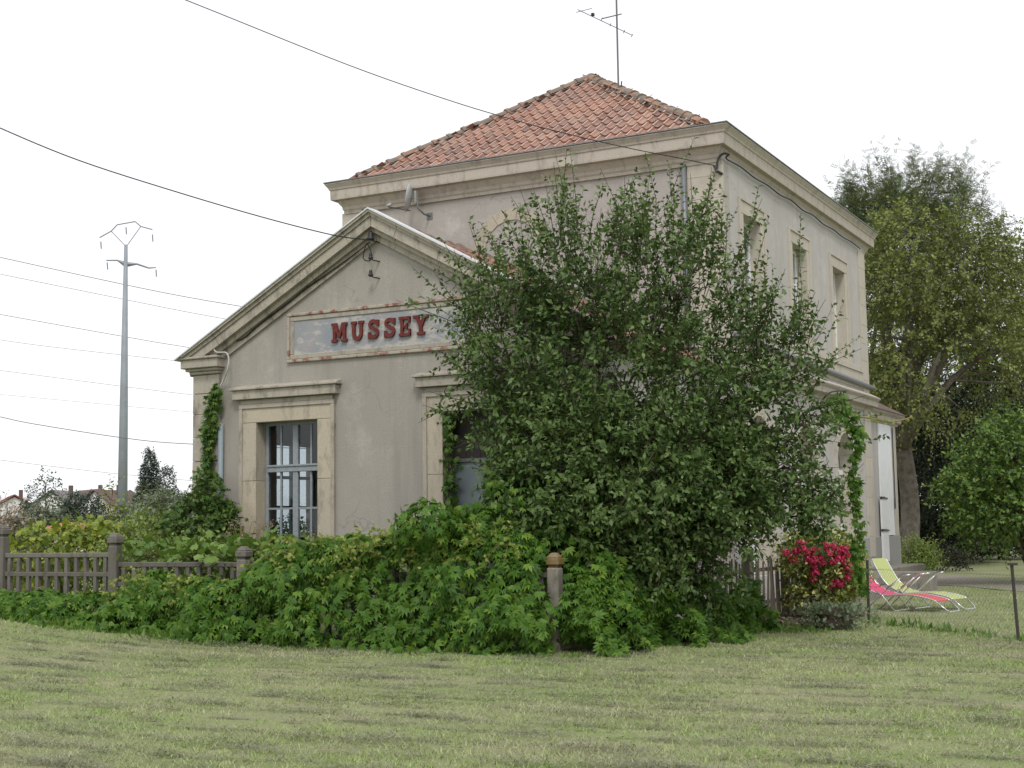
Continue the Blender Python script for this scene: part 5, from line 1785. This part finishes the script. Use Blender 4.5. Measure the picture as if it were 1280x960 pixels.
# the mass climbing between the doorway and the shrub
PE = [ell(722, 752, 18.0, .34, .5, .7), ell(740, 780, 18.0, .35, .3, .4), ell(655, 640, 19.4, .75, .62, 1), ell(690, 690, 18.8, .6, .5, .8), ell(600, 665, 19.0, .6, .42, .7), ell(640, 600, 19.7, .4, .4, .35), ell(535, 655, 18.7, .5, .32, .5), ell(730, 660, 19.0, .45, .5, .5)]
pp, uu = in_ellipsoids(PE, 3300, .7)
cr.loose(pp, rng.normal(size=pp.shape) * .6 + uu * .3 + [0, 0, -.6], uu + rng.normal(size=pp.shape) * .35 + [0, -.25, .35], rng.uniform(.08, .14, len(pp)))
for i in range(len(cr.p)):
    q = cr.p[i]
    kp = ~((np.abs(q[:, 0] + 8.02) < .19) & (q[:, 1] < FY + .1) & (q[:, 2] > .62 + .2 * (q[:, 0] < -8.1)))
    g_ = vnoise(q[:, 0] * 3.1, q[:, 2] * 3.4 + q[:, 1])
    kp &= g_ > .2 + rng.normal(size=len(q)) * .08
    cr.p[i], cr.d[i], cr.n[i], cr.s[i] = q[kp], cr.d[i][kp], cr.n[i][kp], cr.s[i][kp]
cr.build('leaves', PALM, 'leaf_creeper', creeper)
# pale young shoots and tendrils
cr = Crown()
n_ = 350
x = np.concatenate([rng.uniform(-16.2, -8.4, 240), rng.uniform(-19.8, -16, 20), rng.uniform(-13.6, -9, 90)])
top = np.interp(x, tx, tz)
z = top + rng.uniform(-.45, .08, n_)
base = np.stack([x, FY - rng.uniform(.0, .42, n_), z], -1)
cr.twigs(base, rng.normal(size=(n_, 3)) * [1, .4, .4] + [0, -.5, .25], rng.uniform(.18, .42, n_), .05, .072, up=.5, grav=.4, r=.004)
cr.build_twigs('tendrils', 'vine_stem', creeper)['kind'] = 'stuff'
cr.build('young_leaves', PALM, 'leaf_creeper_young', creeper)

# ================================================================== PLANTS IN THE GARDEN LEFT OF THE WING
def shrubby(name, label, cat, ells, n, tl, sp, leaf, tmpl, lm, base=None, **kw):
    c_ = np.array(ells[0][0])
    b_ = base if base is not None else (c_[0], c_[1], float(ground_z(c_[0], c_[1])))
    return tree(name, label, cat, b_, ells, n, tl, sp, leaf, tmpl, lm, kw.pop('bark', 'twig_brown'), kw.pop('r0', .03), nbr=kw.pop('nbr', 30), **kw)


shrubby('ivy_bush', 'rounded dark ivy mass at the foot of the left pilaster', 'ivy', [ell(255, 650, 24.0, .5, .45, 1.5), ell(228, 660, 24.0, .35, .35, .7), ell(282, 655, 23.8, .2, .35, .5), ell(260, 615, 24.2, .22, .3, .5)],
        620, .22, .05, .10, PALM, 'leaf_ivy', upd=.1, grav=.4, shell=.7)
shrubby('grape_vine', 'yellow-green grape vine behind the left end of the concrete fence', 'vine', [ell(75, 685, 24.5, .9, .38, 1.5), ell(40, 700, 24.0, .6, .4, .8), ell(120, 682, 24.5, .5, .35, .8), ell(95, 668, 24.8, .5, .22, .4)],
        460, .3, .08, .15, LOBED, 'leaf_grape', upd=.1, grav=.5, shell=.6, keep=False, nbr=60)
shrubby('garden_herbs', 'fresh light green leafy plants behind the middle fence posts', 'plant', [ell(180, 688, 24.5, .6, .4, 1), ell(215, 694, 24, .55, .3, .8), ell(160, 697, 23.4, .5, .35, .6), ell(245, 696, 23.4, .6, .25, .7), ell(195, 670, 25, .45, .3, .6)],
        700, .35, .05, .10, LEAF, 'leaf_herb', upd=.6, shell=.5)
shrubby('squash_plant', 'broad-leaved green plants spread behind the fence below the window', 'plant', [ell(205, 698, 22.2, .7, .12, .8), ell(260, 700, 21.8, .6, .12, .8), ell(330, 697, 21.4, .6, .2, .8), ell(300, 706, 21.2, .6, .2, .7)],
        230, .24, .09, .2, LOBED, 'leaf_weed', upd=.6, shell=.5)
shrubby('butterfly_bush', 'grey-green bush with arching stems near the wing corner', 'shrub', [ell(192, 645, 30, .55, .42, 1.2), ell(172, 658, 30, .45, .35, .6), ell(213, 645, 30, .45, .4, .8), ell(187, 628, 30, .2, .2, .25)],
        300, .45, .07, .15, LEAF_NARROW, 'leaf_grey', upd=.7, grav=.3, shell=.5)
shrubby('sapling', 'thin yellow-green sapling in front of the steel mast', 'sapling', [ell(139, 625, 30, .1, .3, 1), ell(140, 650, 30, .2, .3, 1), ell(147, 640, 30, .15, .25, .6)], 45, .3, .07, .13, LEAF, 'leaf_grape', upd=.8, shell=.3)
shrubby('dry_shrub', 'dull brown-leaved shrub at the left end of the garden', 'shrub', [ell(6, 650, 27, .35, .3, 1), ell(20, 668, 27, .35, .3, .8), ell(-15, 660, 27, .4, .4, 1)], 150, .35, .07, .1, LEAF, 'seedhead', upd=.5, shell=.4)
shrubby('garden_hedge', 'mixed green undergrowth filling the garden behind the fence', 'undergrowth', [((x, 19.2 + .5 * math.sin(x * 3), .75 + .1 * math.sin(x * 5)), (.75, .6, .42 + .1 * math.sin(x * 2)), 1) for x in np.arange(-23, -9.6, .7)],
        2600, .35, .06, .11, LEAF, 'leaf_weed', upd=.3, shell=.5, keep=False, nbr=4)
# faded flower heads by the window
fl = thing('faded_flowers', on_y(310, 690, FY + 1.2) * [1, 1, 0], 'faded pinkish wildflower stems below the barred window', 'wildflowers')
cr, mb = Crown(), MB()
f0 = np.array(on_y(305, 690, FY + 1.2))
for (x_, y_) in ((296, 652), (300, 660), (288, 658), (318, 652), (325, 662), (332, 668), (341, 655), (312, 668), (345, 672), (305, 672), (284, 668), (335, 660)):
    e = np.array(on_y(x_, y_, FY + 1.2 + rng.uniform(-.2, .2)))
    mb.tube(smooth_pts([f0 * [1, 1, 0] + rng.normal(size=3) * [.1, .1, 0], (f0 + e) / 2 + [0, 0, .05], e], 3), .005, 4, cap=False)
    k_ = 26
    q = e + rng.normal(size=(k_, 3)) * [.05, .05, .035]
    cr.loose(q, rand_unit(k_), rand_unit(k_), rng.uniform(.02, .035, k_))
mb.build('stems', 'vine_stem', fl)
cr.build('flower_heads', LEAF_WIDE, 'seedhead', fl)['kind'] = 'stuff'


def climber(name, label, path, width, n, leaf, lm, tmpl=PALM, out=(0, -1, .2), parent_cat='climber', stem=.012, curtain=0.0):
    P_ = np.array(smooth_pts(path, 8))
    t_ = thing(name, P_[-1] if P_[-1][2] < P_[0][2] else P_[0], label, parent_cat)
    MB().tube(P_, stem, 5, cap=False).build('stem', 'vine_stem', t_, smooth=True)
    cr_ = Crown()
    idx = rng.integers(0, len(P_), n)
    w_ = np.interp(idx, np.linspace(0, len(P_) - 1, len(width)), width)
    o_ = np.array(out, float)
    pos_ = P_[idx] + rng.normal(size=(n, 3)) * w_[:, None] * [.5, .5, .7] + o_ * rng.random((n, 1)) * w_[:, None] * .7
    nr = o_ + rng.normal(size=(n, 3)) * .5 + [0, 0, .3]
    cr_.loose(pos_, rng.normal(size=(n, 3)) * .6 + [0, 0, -.7] + o_ * .3, nr, leaf * rng.uniform(.65, 1.2, n))
    cr_.build('leaves', tmpl, lm, t_)
    return t_


climber('climbing_creeper', 'green creeper climbing the downpipe on the left pilaster', [on_y(x, y, WY - .16) for x, y in ((262, 650), (258, 600), (262, 560), (264, 530), (268, 505), (272, 486))],
        [.28, .13, .10, .11, .1, .05], 420, .115, 'leaf_ivy')
climber('climbing_creeper', 'green creeper climbing the left jamb of the grey metal door', [on_y(x, y, WY + .05) for x, y in ((566, 645), (564, 610), (563, 575), (562, 540), (560, 518))],
        [.14, .12, .11, .09, .05], 210, .105, 'leaf_ivy')
climber('climbing_creeper', 'green creeper hanging over the right half of the grey metal door', [on_y(x, y, WY - .15) for x, y in ((645, 640), (642, 600), (640, 560), (636, 530), (628, 508))],
        [.3, .26, .22, .22, .16], 420, .11, 'leaf_ivy')
vd = 20.4
climber('hanging_vine', 'long leafy vine hanging from a branch beside the pink lounger', [at_depth(x, y, vd) for x, y in ((1040, 512), (1060, 520), (1070, 545), (1066, 590), (1068, 620), (1072, 660), (1071, 700), (1078, 740))],
        [.12, .15, .13, .09, .07, .12, .1, .05], 420, .1, 'leaf_creeper', out=(.3, -.8, .1))
climber('vine_tip', 'thin vine shoot reaching out past the far wing eave', [at_depth(x, y, vd) for x, y in ((1070, 520), (1095, 524), (1115, 527), (1140, 522))], [.06, .05, .035, .02], 22, .06, 'leaf_creeper_young', out=(.3, -.8, .1))
climber('climbing_creeper', 'creeper stem twining up the corner post side of the fence', [(-8.2, FY - .16, .1), (-8.25, FY - .14, .6), (-8.3, FY - .12, 1.0)], [.16, .14, .1], 60, .12, 'leaf_creeper')

# red flowering bush with variegated leaves by the fence
hb = np.array([-6.35, 24.2, 0])
hyd = thing('flowering_bush', hb, 'variegated bush covered in crimson flower heads beside the wooden fence', 'bush')
HE = [ell(1030, 700, 23.6, .5, .42, 1.5), ell(1005, 700, 23.6, .35, .35, .8), ell(1050, 720, 23.4, .35, .4, .8), ell(1025, 745, 23.5, .45, .3, .8)]
cr = Crown()
P_, U_ = in_ellipsoids(HE, 900, .6)
P_ = P_[P_[:, 2] > .06]
cr.twigs(P_, U_[:len(P_)] + [0, 0, .4], .25, .05, .1, up=.5)
mb = MB()
for p in P_[:50]:
    mb.tube(limb(hb, p, .012, .004, .05, 4)[0], .007, 4, cap=False)
cr.build_twigs('stems', 'twig_brown', hyd, mb)
cr.build('leaves', LEAF_WIDE, 'leaf_variegated', hyd)


def head_mesh(mat, r=.085, k_=60):
    u = rand_unit(k_)
    u[:, 2] = np.abs(u[:, 2]) * 1.2 - .35
    u = unit(u)
    v, f = scatter(*leaf_t(.45, .1, .1), u * r * rng.uniform(.6, 1.0, (k_, 1)), np.cross(u, rand_unit(k_)), u + rng.normal(size=u.shape) * .3, np.full(k_, .05))
    me = bpy.data.meshes.new('flower_head')
    me.from_pydata([tuple(p) for p in v], [], [tuple(map(int, q)) for q in f])
    me.materials.append(MATS[mat])
    return me


hm = [head_mesh('petal_red') for _ in range(3)] + [head_mesh('petal_brownred')]
spots = [(1032, 683), (1022, 687), (1012, 690), (1003, 687), (1041, 684), (1049, 689), (1026, 696), (1036, 693), (1010, 698), (1018, 701), (1046, 697), (996, 690), (1000, 680), (983, 692), (1057, 688), (1020, 690),
         (1016, 708), (1050, 700), (1019, 716), (1017, 725), (1041, 731), (1051, 731), (1046, 728), (1056, 703), (1062, 711), (1060, 722), (1058, 693), (1028, 704), (1040, 703), (1007, 683), (1030, 689)]
for k_, (x_, y_) in enumerate(spots):
    inst('flower_head', hm[k_ % 3], at_depth(x_, y_, 22.95 + rng.uniform(0, .15)), hyd, rot=tuple(rng.uniform(-.5, .5, 3) + [0, 0, k_]), scale=(rng.uniform(.8, 1.1),) * 3)
inst('flower_head', hm[3], at_depth(991, 700, 23.1), hyd)
inst('flower_head', hm[3], at_depth(1054, 712, 23.1), hyd)

# old stump and stones beside the wire fence
st = thing('mossy_stump', on_z(1042, 786), 'low rough mossy stump at the end of the soil bed', 'stump')
mb = MB()
c_ = on_z(1042, 786)
K, Rr = 12, 6
vs_ = []
for i in range(Rr):
    for j in range(K):
        a = 2 * math.pi * j / K
        rr = (.27, .29, .27, .25, .18, .03)[i] * rng.uniform(.85, 1.15)
        vs_.append(c_ + np.array([rr * math.cos(a), rr * math.sin(a), (-.05, .06, .16, .25, .3, .3)[i] * rng.uniform(.9, 1.1)]))
mb.add(vs_, [(i * K + j, i * K + (j + 1) % K, (i + 1) * K + (j + 1) % K, (i + 1) * K + j) for i in range(Rr - 1) for j in range(K)]).build('trunk', 'bark_dark', st, smooth=False)
cr = Crown()
q = c_ + rng.normal(size=(900, 3)) * [.26, .2, .0] + np.array([0, 0, .02]) + rng.random((900, 1)) * [0, 0, .36]
cr.loose(q, rng.normal(size=q.shape) + [0, 0, .5], rand_unit(900), rng.uniform(.04, .11, 900))
cr.build('moss_weeds', LEAF, 'leaf_grey', st)['kind'] = 'stuff'

# ================================================================== GRASS, CUTTINGS, WEEDS
def frustum_pts(n, r0, r1, half_deg, power):
    r = (r0 ** (power) + rng.random(n) * (r1 ** power - r0 ** power)) ** (1 / power)
    a = YAW + np.radians(rng.uniform(-half_deg, half_deg, n))
    return -np.sin(a) * r, np.cos(a) * r, r


def lawn_mask(x, y):
    left = (x < -7.0) & (y > np.where(x < -8.0, FY - .35, FY + (x + 8.0) * 3))
    bed = (x > -7.6) & (x < -6.0) & (y > 21.8) & (y < 25.6)
    step = (x < -6.8) & (y > 21)
    return ~(left | bed | step)


x, y, r = frustum_pts(480000, 7.5, 40, 27, 0.75)
ok = lawn_mask(x, y)
x, y, r = x[ok], y[ok], r[ok]
cov = vnoise(x * .9 + 3, y * 2.6) * .35 + vnoise(x * 11, y * 11 + 5) * .65
ok = rng.random(len(x)) < .1 + 1.35 * cov ** 1.3
x, y, r = x[ok], y[ok], r[ok]
n_ = len(x)
h_ = rng.uniform(.01, .032, n_) * (.35 + 1.1 * vnoise(x * 11, y * 11 + 5)) * (.8 + .5 * vnoise(x * 1.3, y * 1.3)) * np.where(y > 21, 1.1, 1)
w_ = .0022 * (r / 9) ** .6 + .0012
a = rng.random(n_) * 2 * math.pi
lean = rng.normal(size=(n_, 2)) * .9
z = ground_z(x, y)
b0 = np.stack([x + np.cos(a) * w_, y + np.sin(a) * w_, z], -1)
b1 = np.stack([x - np.cos(a) * w_, y - np.sin(a) * w_, z], -1)
tp = np.stack([x + lean[:, 0] * h_, y + lean[:, 1] * h_, z + h_ + .008], -1)
V = np.stack([b0, b1, tp], 1).reshape(-1, 3)
gr = np_object('grass', V, np.arange(n_ * 3).reshape(-1, 3), 'grass_blade', org=(0, 12, 0))
tag(gr, 'short green and straw-coloured grass blades of the lawn', 'grass', kind='stuff')

# dry cuttings lying in wavering rows
x, y, r = frustum_pts(420000, 7.5, 22, 26, 0.9)
ok = lawn_mask(x, y) & (y < 21)
x, y, r = x[ok], y[ok], r[ok]
row = y + .25 * np.sin(x * .7) + .5 * (vnoise(x * .35, y * .35) - .5)
prof_r = np.cos(row / .62 * 2 * math.pi) * .5 + .5
dens = np.clip(vnoise(x * 1.0 + 40, y * 3.2) * .75 + vnoise(x * 4.2, y * 7.5) * .65 + prof_r * .4 - .93, 0, 1) * 2.0
ok = rng.random(len(x)) < dens * .3
x, y, dens, r = x[ok], y[ok], dens[ok], r[ok]
hx, hy, hr = frustum_pts(900, 8, 21, 26, 1.1)
hy = np.round(hy / .62 + .25 * np.sin(hx * .7)) * .62 - .25 * np.sin(hx * .7) * .62 + rng.normal(size=900) * .11
ok = lawn_mask(hx, hy) & (hy < 20)
hx, hy = hx[ok], hy[ok]
hs = rng.uniform(.03, .11, len(hx)) * rng.uniform(.6, 1.25, len(hx))
cnt = (hs * 2400).astype(int)
kx = np.repeat(np.arange(len(hx)), cnt)
ox, oy = rng.normal(size=len(kx)) * 2.3, rng.normal(size=len(kx)) * .6
x = np.concatenate([x, hx[kx] + ox * hs[kx]])
y = np.concatenate([y, hy[kx] + oy * hs[kx]])
dens = np.concatenate([dens, 1.1 * np.exp(-(ox ** 2 / 5 + oy ** 2)) + hs[kx] * 5 * np.exp(-(ox ** 2 / 5 + oy ** 2))])
r = np.hypot(x, y)
n_ = len(x)
L_ = rng.uniform(.012, .048, n_)
a = YAW + rng.normal(size=n_) * .75
pz = ground_z(x, y) + .012 + rng.random(n_) * .048 * np.clip(dens, .2, 1.8)
w_ = .0017 * (r / 9) ** .5
dx, dy = np.cos(a) * L_ / 2, np.sin(a) * L_ / 2
tilt = rng.normal(size=n_) * .006
px_, py_ = -np.sin(a) * w_, np.cos(a) * w_
V = np.stack([np.stack([x - dx + px_, y - dy + py_, pz - tilt], -1), np.stack([x - dx - px_, y - dy - py_, pz - tilt], -1),
              np.stack([x + dx - px_, y + dy - py_, pz + tilt], -1), np.stack([x + dx + px_, y + dy + py_, pz + tilt], -1)], 1)
V[..., 2] = np.maximum(V[..., 2], ground_z(V[..., 0], V[..., 1]) + .012)
hay = np_object('grass_cuttings', V.reshape(-1, 3), np.arange(n_ * 4).reshape(-1, 4), 'hay', org=(0, 12, 0))
tag(hay, 'dry grey-brown grass cuttings lying in rows across the lawn', 'cuttings', kind='stuff')

# clover and small rosettes
x, y, r = frustum_pts(60000, 7.5, 24, 26, 0.9)
ok = lawn_mask(x, y) & (y < 22) & (vnoise(x * 1.7 + 60, y * 2.1) * .6 + vnoise(x * 6, y * 7 + 3) * .4 > .62)
x, y = x[ok], y[ok]
n_ = len(x)
q = np.stack([x, y, ground_z(x, y) + rng.uniform(.008, .03, n_)], -1)
v, f = scatter(*LEAF_WIDE, q, rng.normal(size=q.shape) * [1, 1, .2], rng.normal(size=q.shape) * .35 + [0, 0, 1], rng.uniform(.015, .038, n_))
tag(np_object('clover', v, f, 'leaf_herb', org=(0, 12, 0)), 'small clover leaves growing in patches through the lawn', 'clover', kind='stuff')

# weeds at the foot of the fence and wire mesh
cr = Crown()
n_ = 420
t = rng.random(n_)
q = np.stack([c0[0] + (c1[0] - c0[0]) * 2 * t, c0[1] + (c1[1] - c0[1]) * 2 * t, np.zeros(n_)], -1) + rng.normal(size=(n_, 3)) * [.12, .12, 0]
cr.loose(q, rng.normal(size=q.shape) * .6 + [0, 0, 1], rand_unit(n_), rng.uniform(.05, .16, n_) * (.5 + vnoise(t * 30, t)))
x = rng.uniform(-20, -7.4, 2600)
q = np.stack([x, FY - .72 + rng.normal(size=2600) * .13 + .25 * (vnoise(x * 2.2, x * 0) - .5), ground_z(x, FY - .7)], -1)
cr.loose(q, rng.normal(size=q.shape) * .6 + [0, -.2, .9], rand_unit(2600), rng.uniform(.04, .2, 2600) * vnoise(x * 3, x * 0 + 8))
q = np.stack([rng.uniform(-7.6, -5.7, 700), rng.uniform(20.2, 22.2, 700), np.zeros(700)], -1)
cr.loose(q, rng.normal(size=q.shape) * .8 + [0, -.2, .7], rand_unit(700), rng.uniform(.05, .13, 700))
v, f = scatter(*LEAF_NARROW, np.concatenate(cr.p), np.concatenate(cr.d), np.concatenate(cr.n), np.concatenate(cr.s))
wd = np_object('weeds', v, f, 'leaf_weed', org=(-6, 20, 0))
tag(wd, 'low weeds and grass tufts along the fences', 'weeds', kind='stuff')
# dead leaves on the soil
n_ = 700
q = np.stack([rng.uniform(-7.5, -5.9, n_), rng.uniform(21.7, 25.2, n_), np.full(n_, .04)], -1)
v, f = scatter(*LEAF, q, rng.normal(size=q.shape) * [1, 1, .15], rng.normal(size=q.shape) * .3 + [0, 0, 1], rng.uniform(.05, .1, n_))
dl_ = np_object('dead_leaves', v, f, 'dead_leaf', org=(-6.5, 23, 0))
tag(dl_, 'fallen dead leaves on the soil under the crimson flowers', 'dead leaves', kind='stuff')
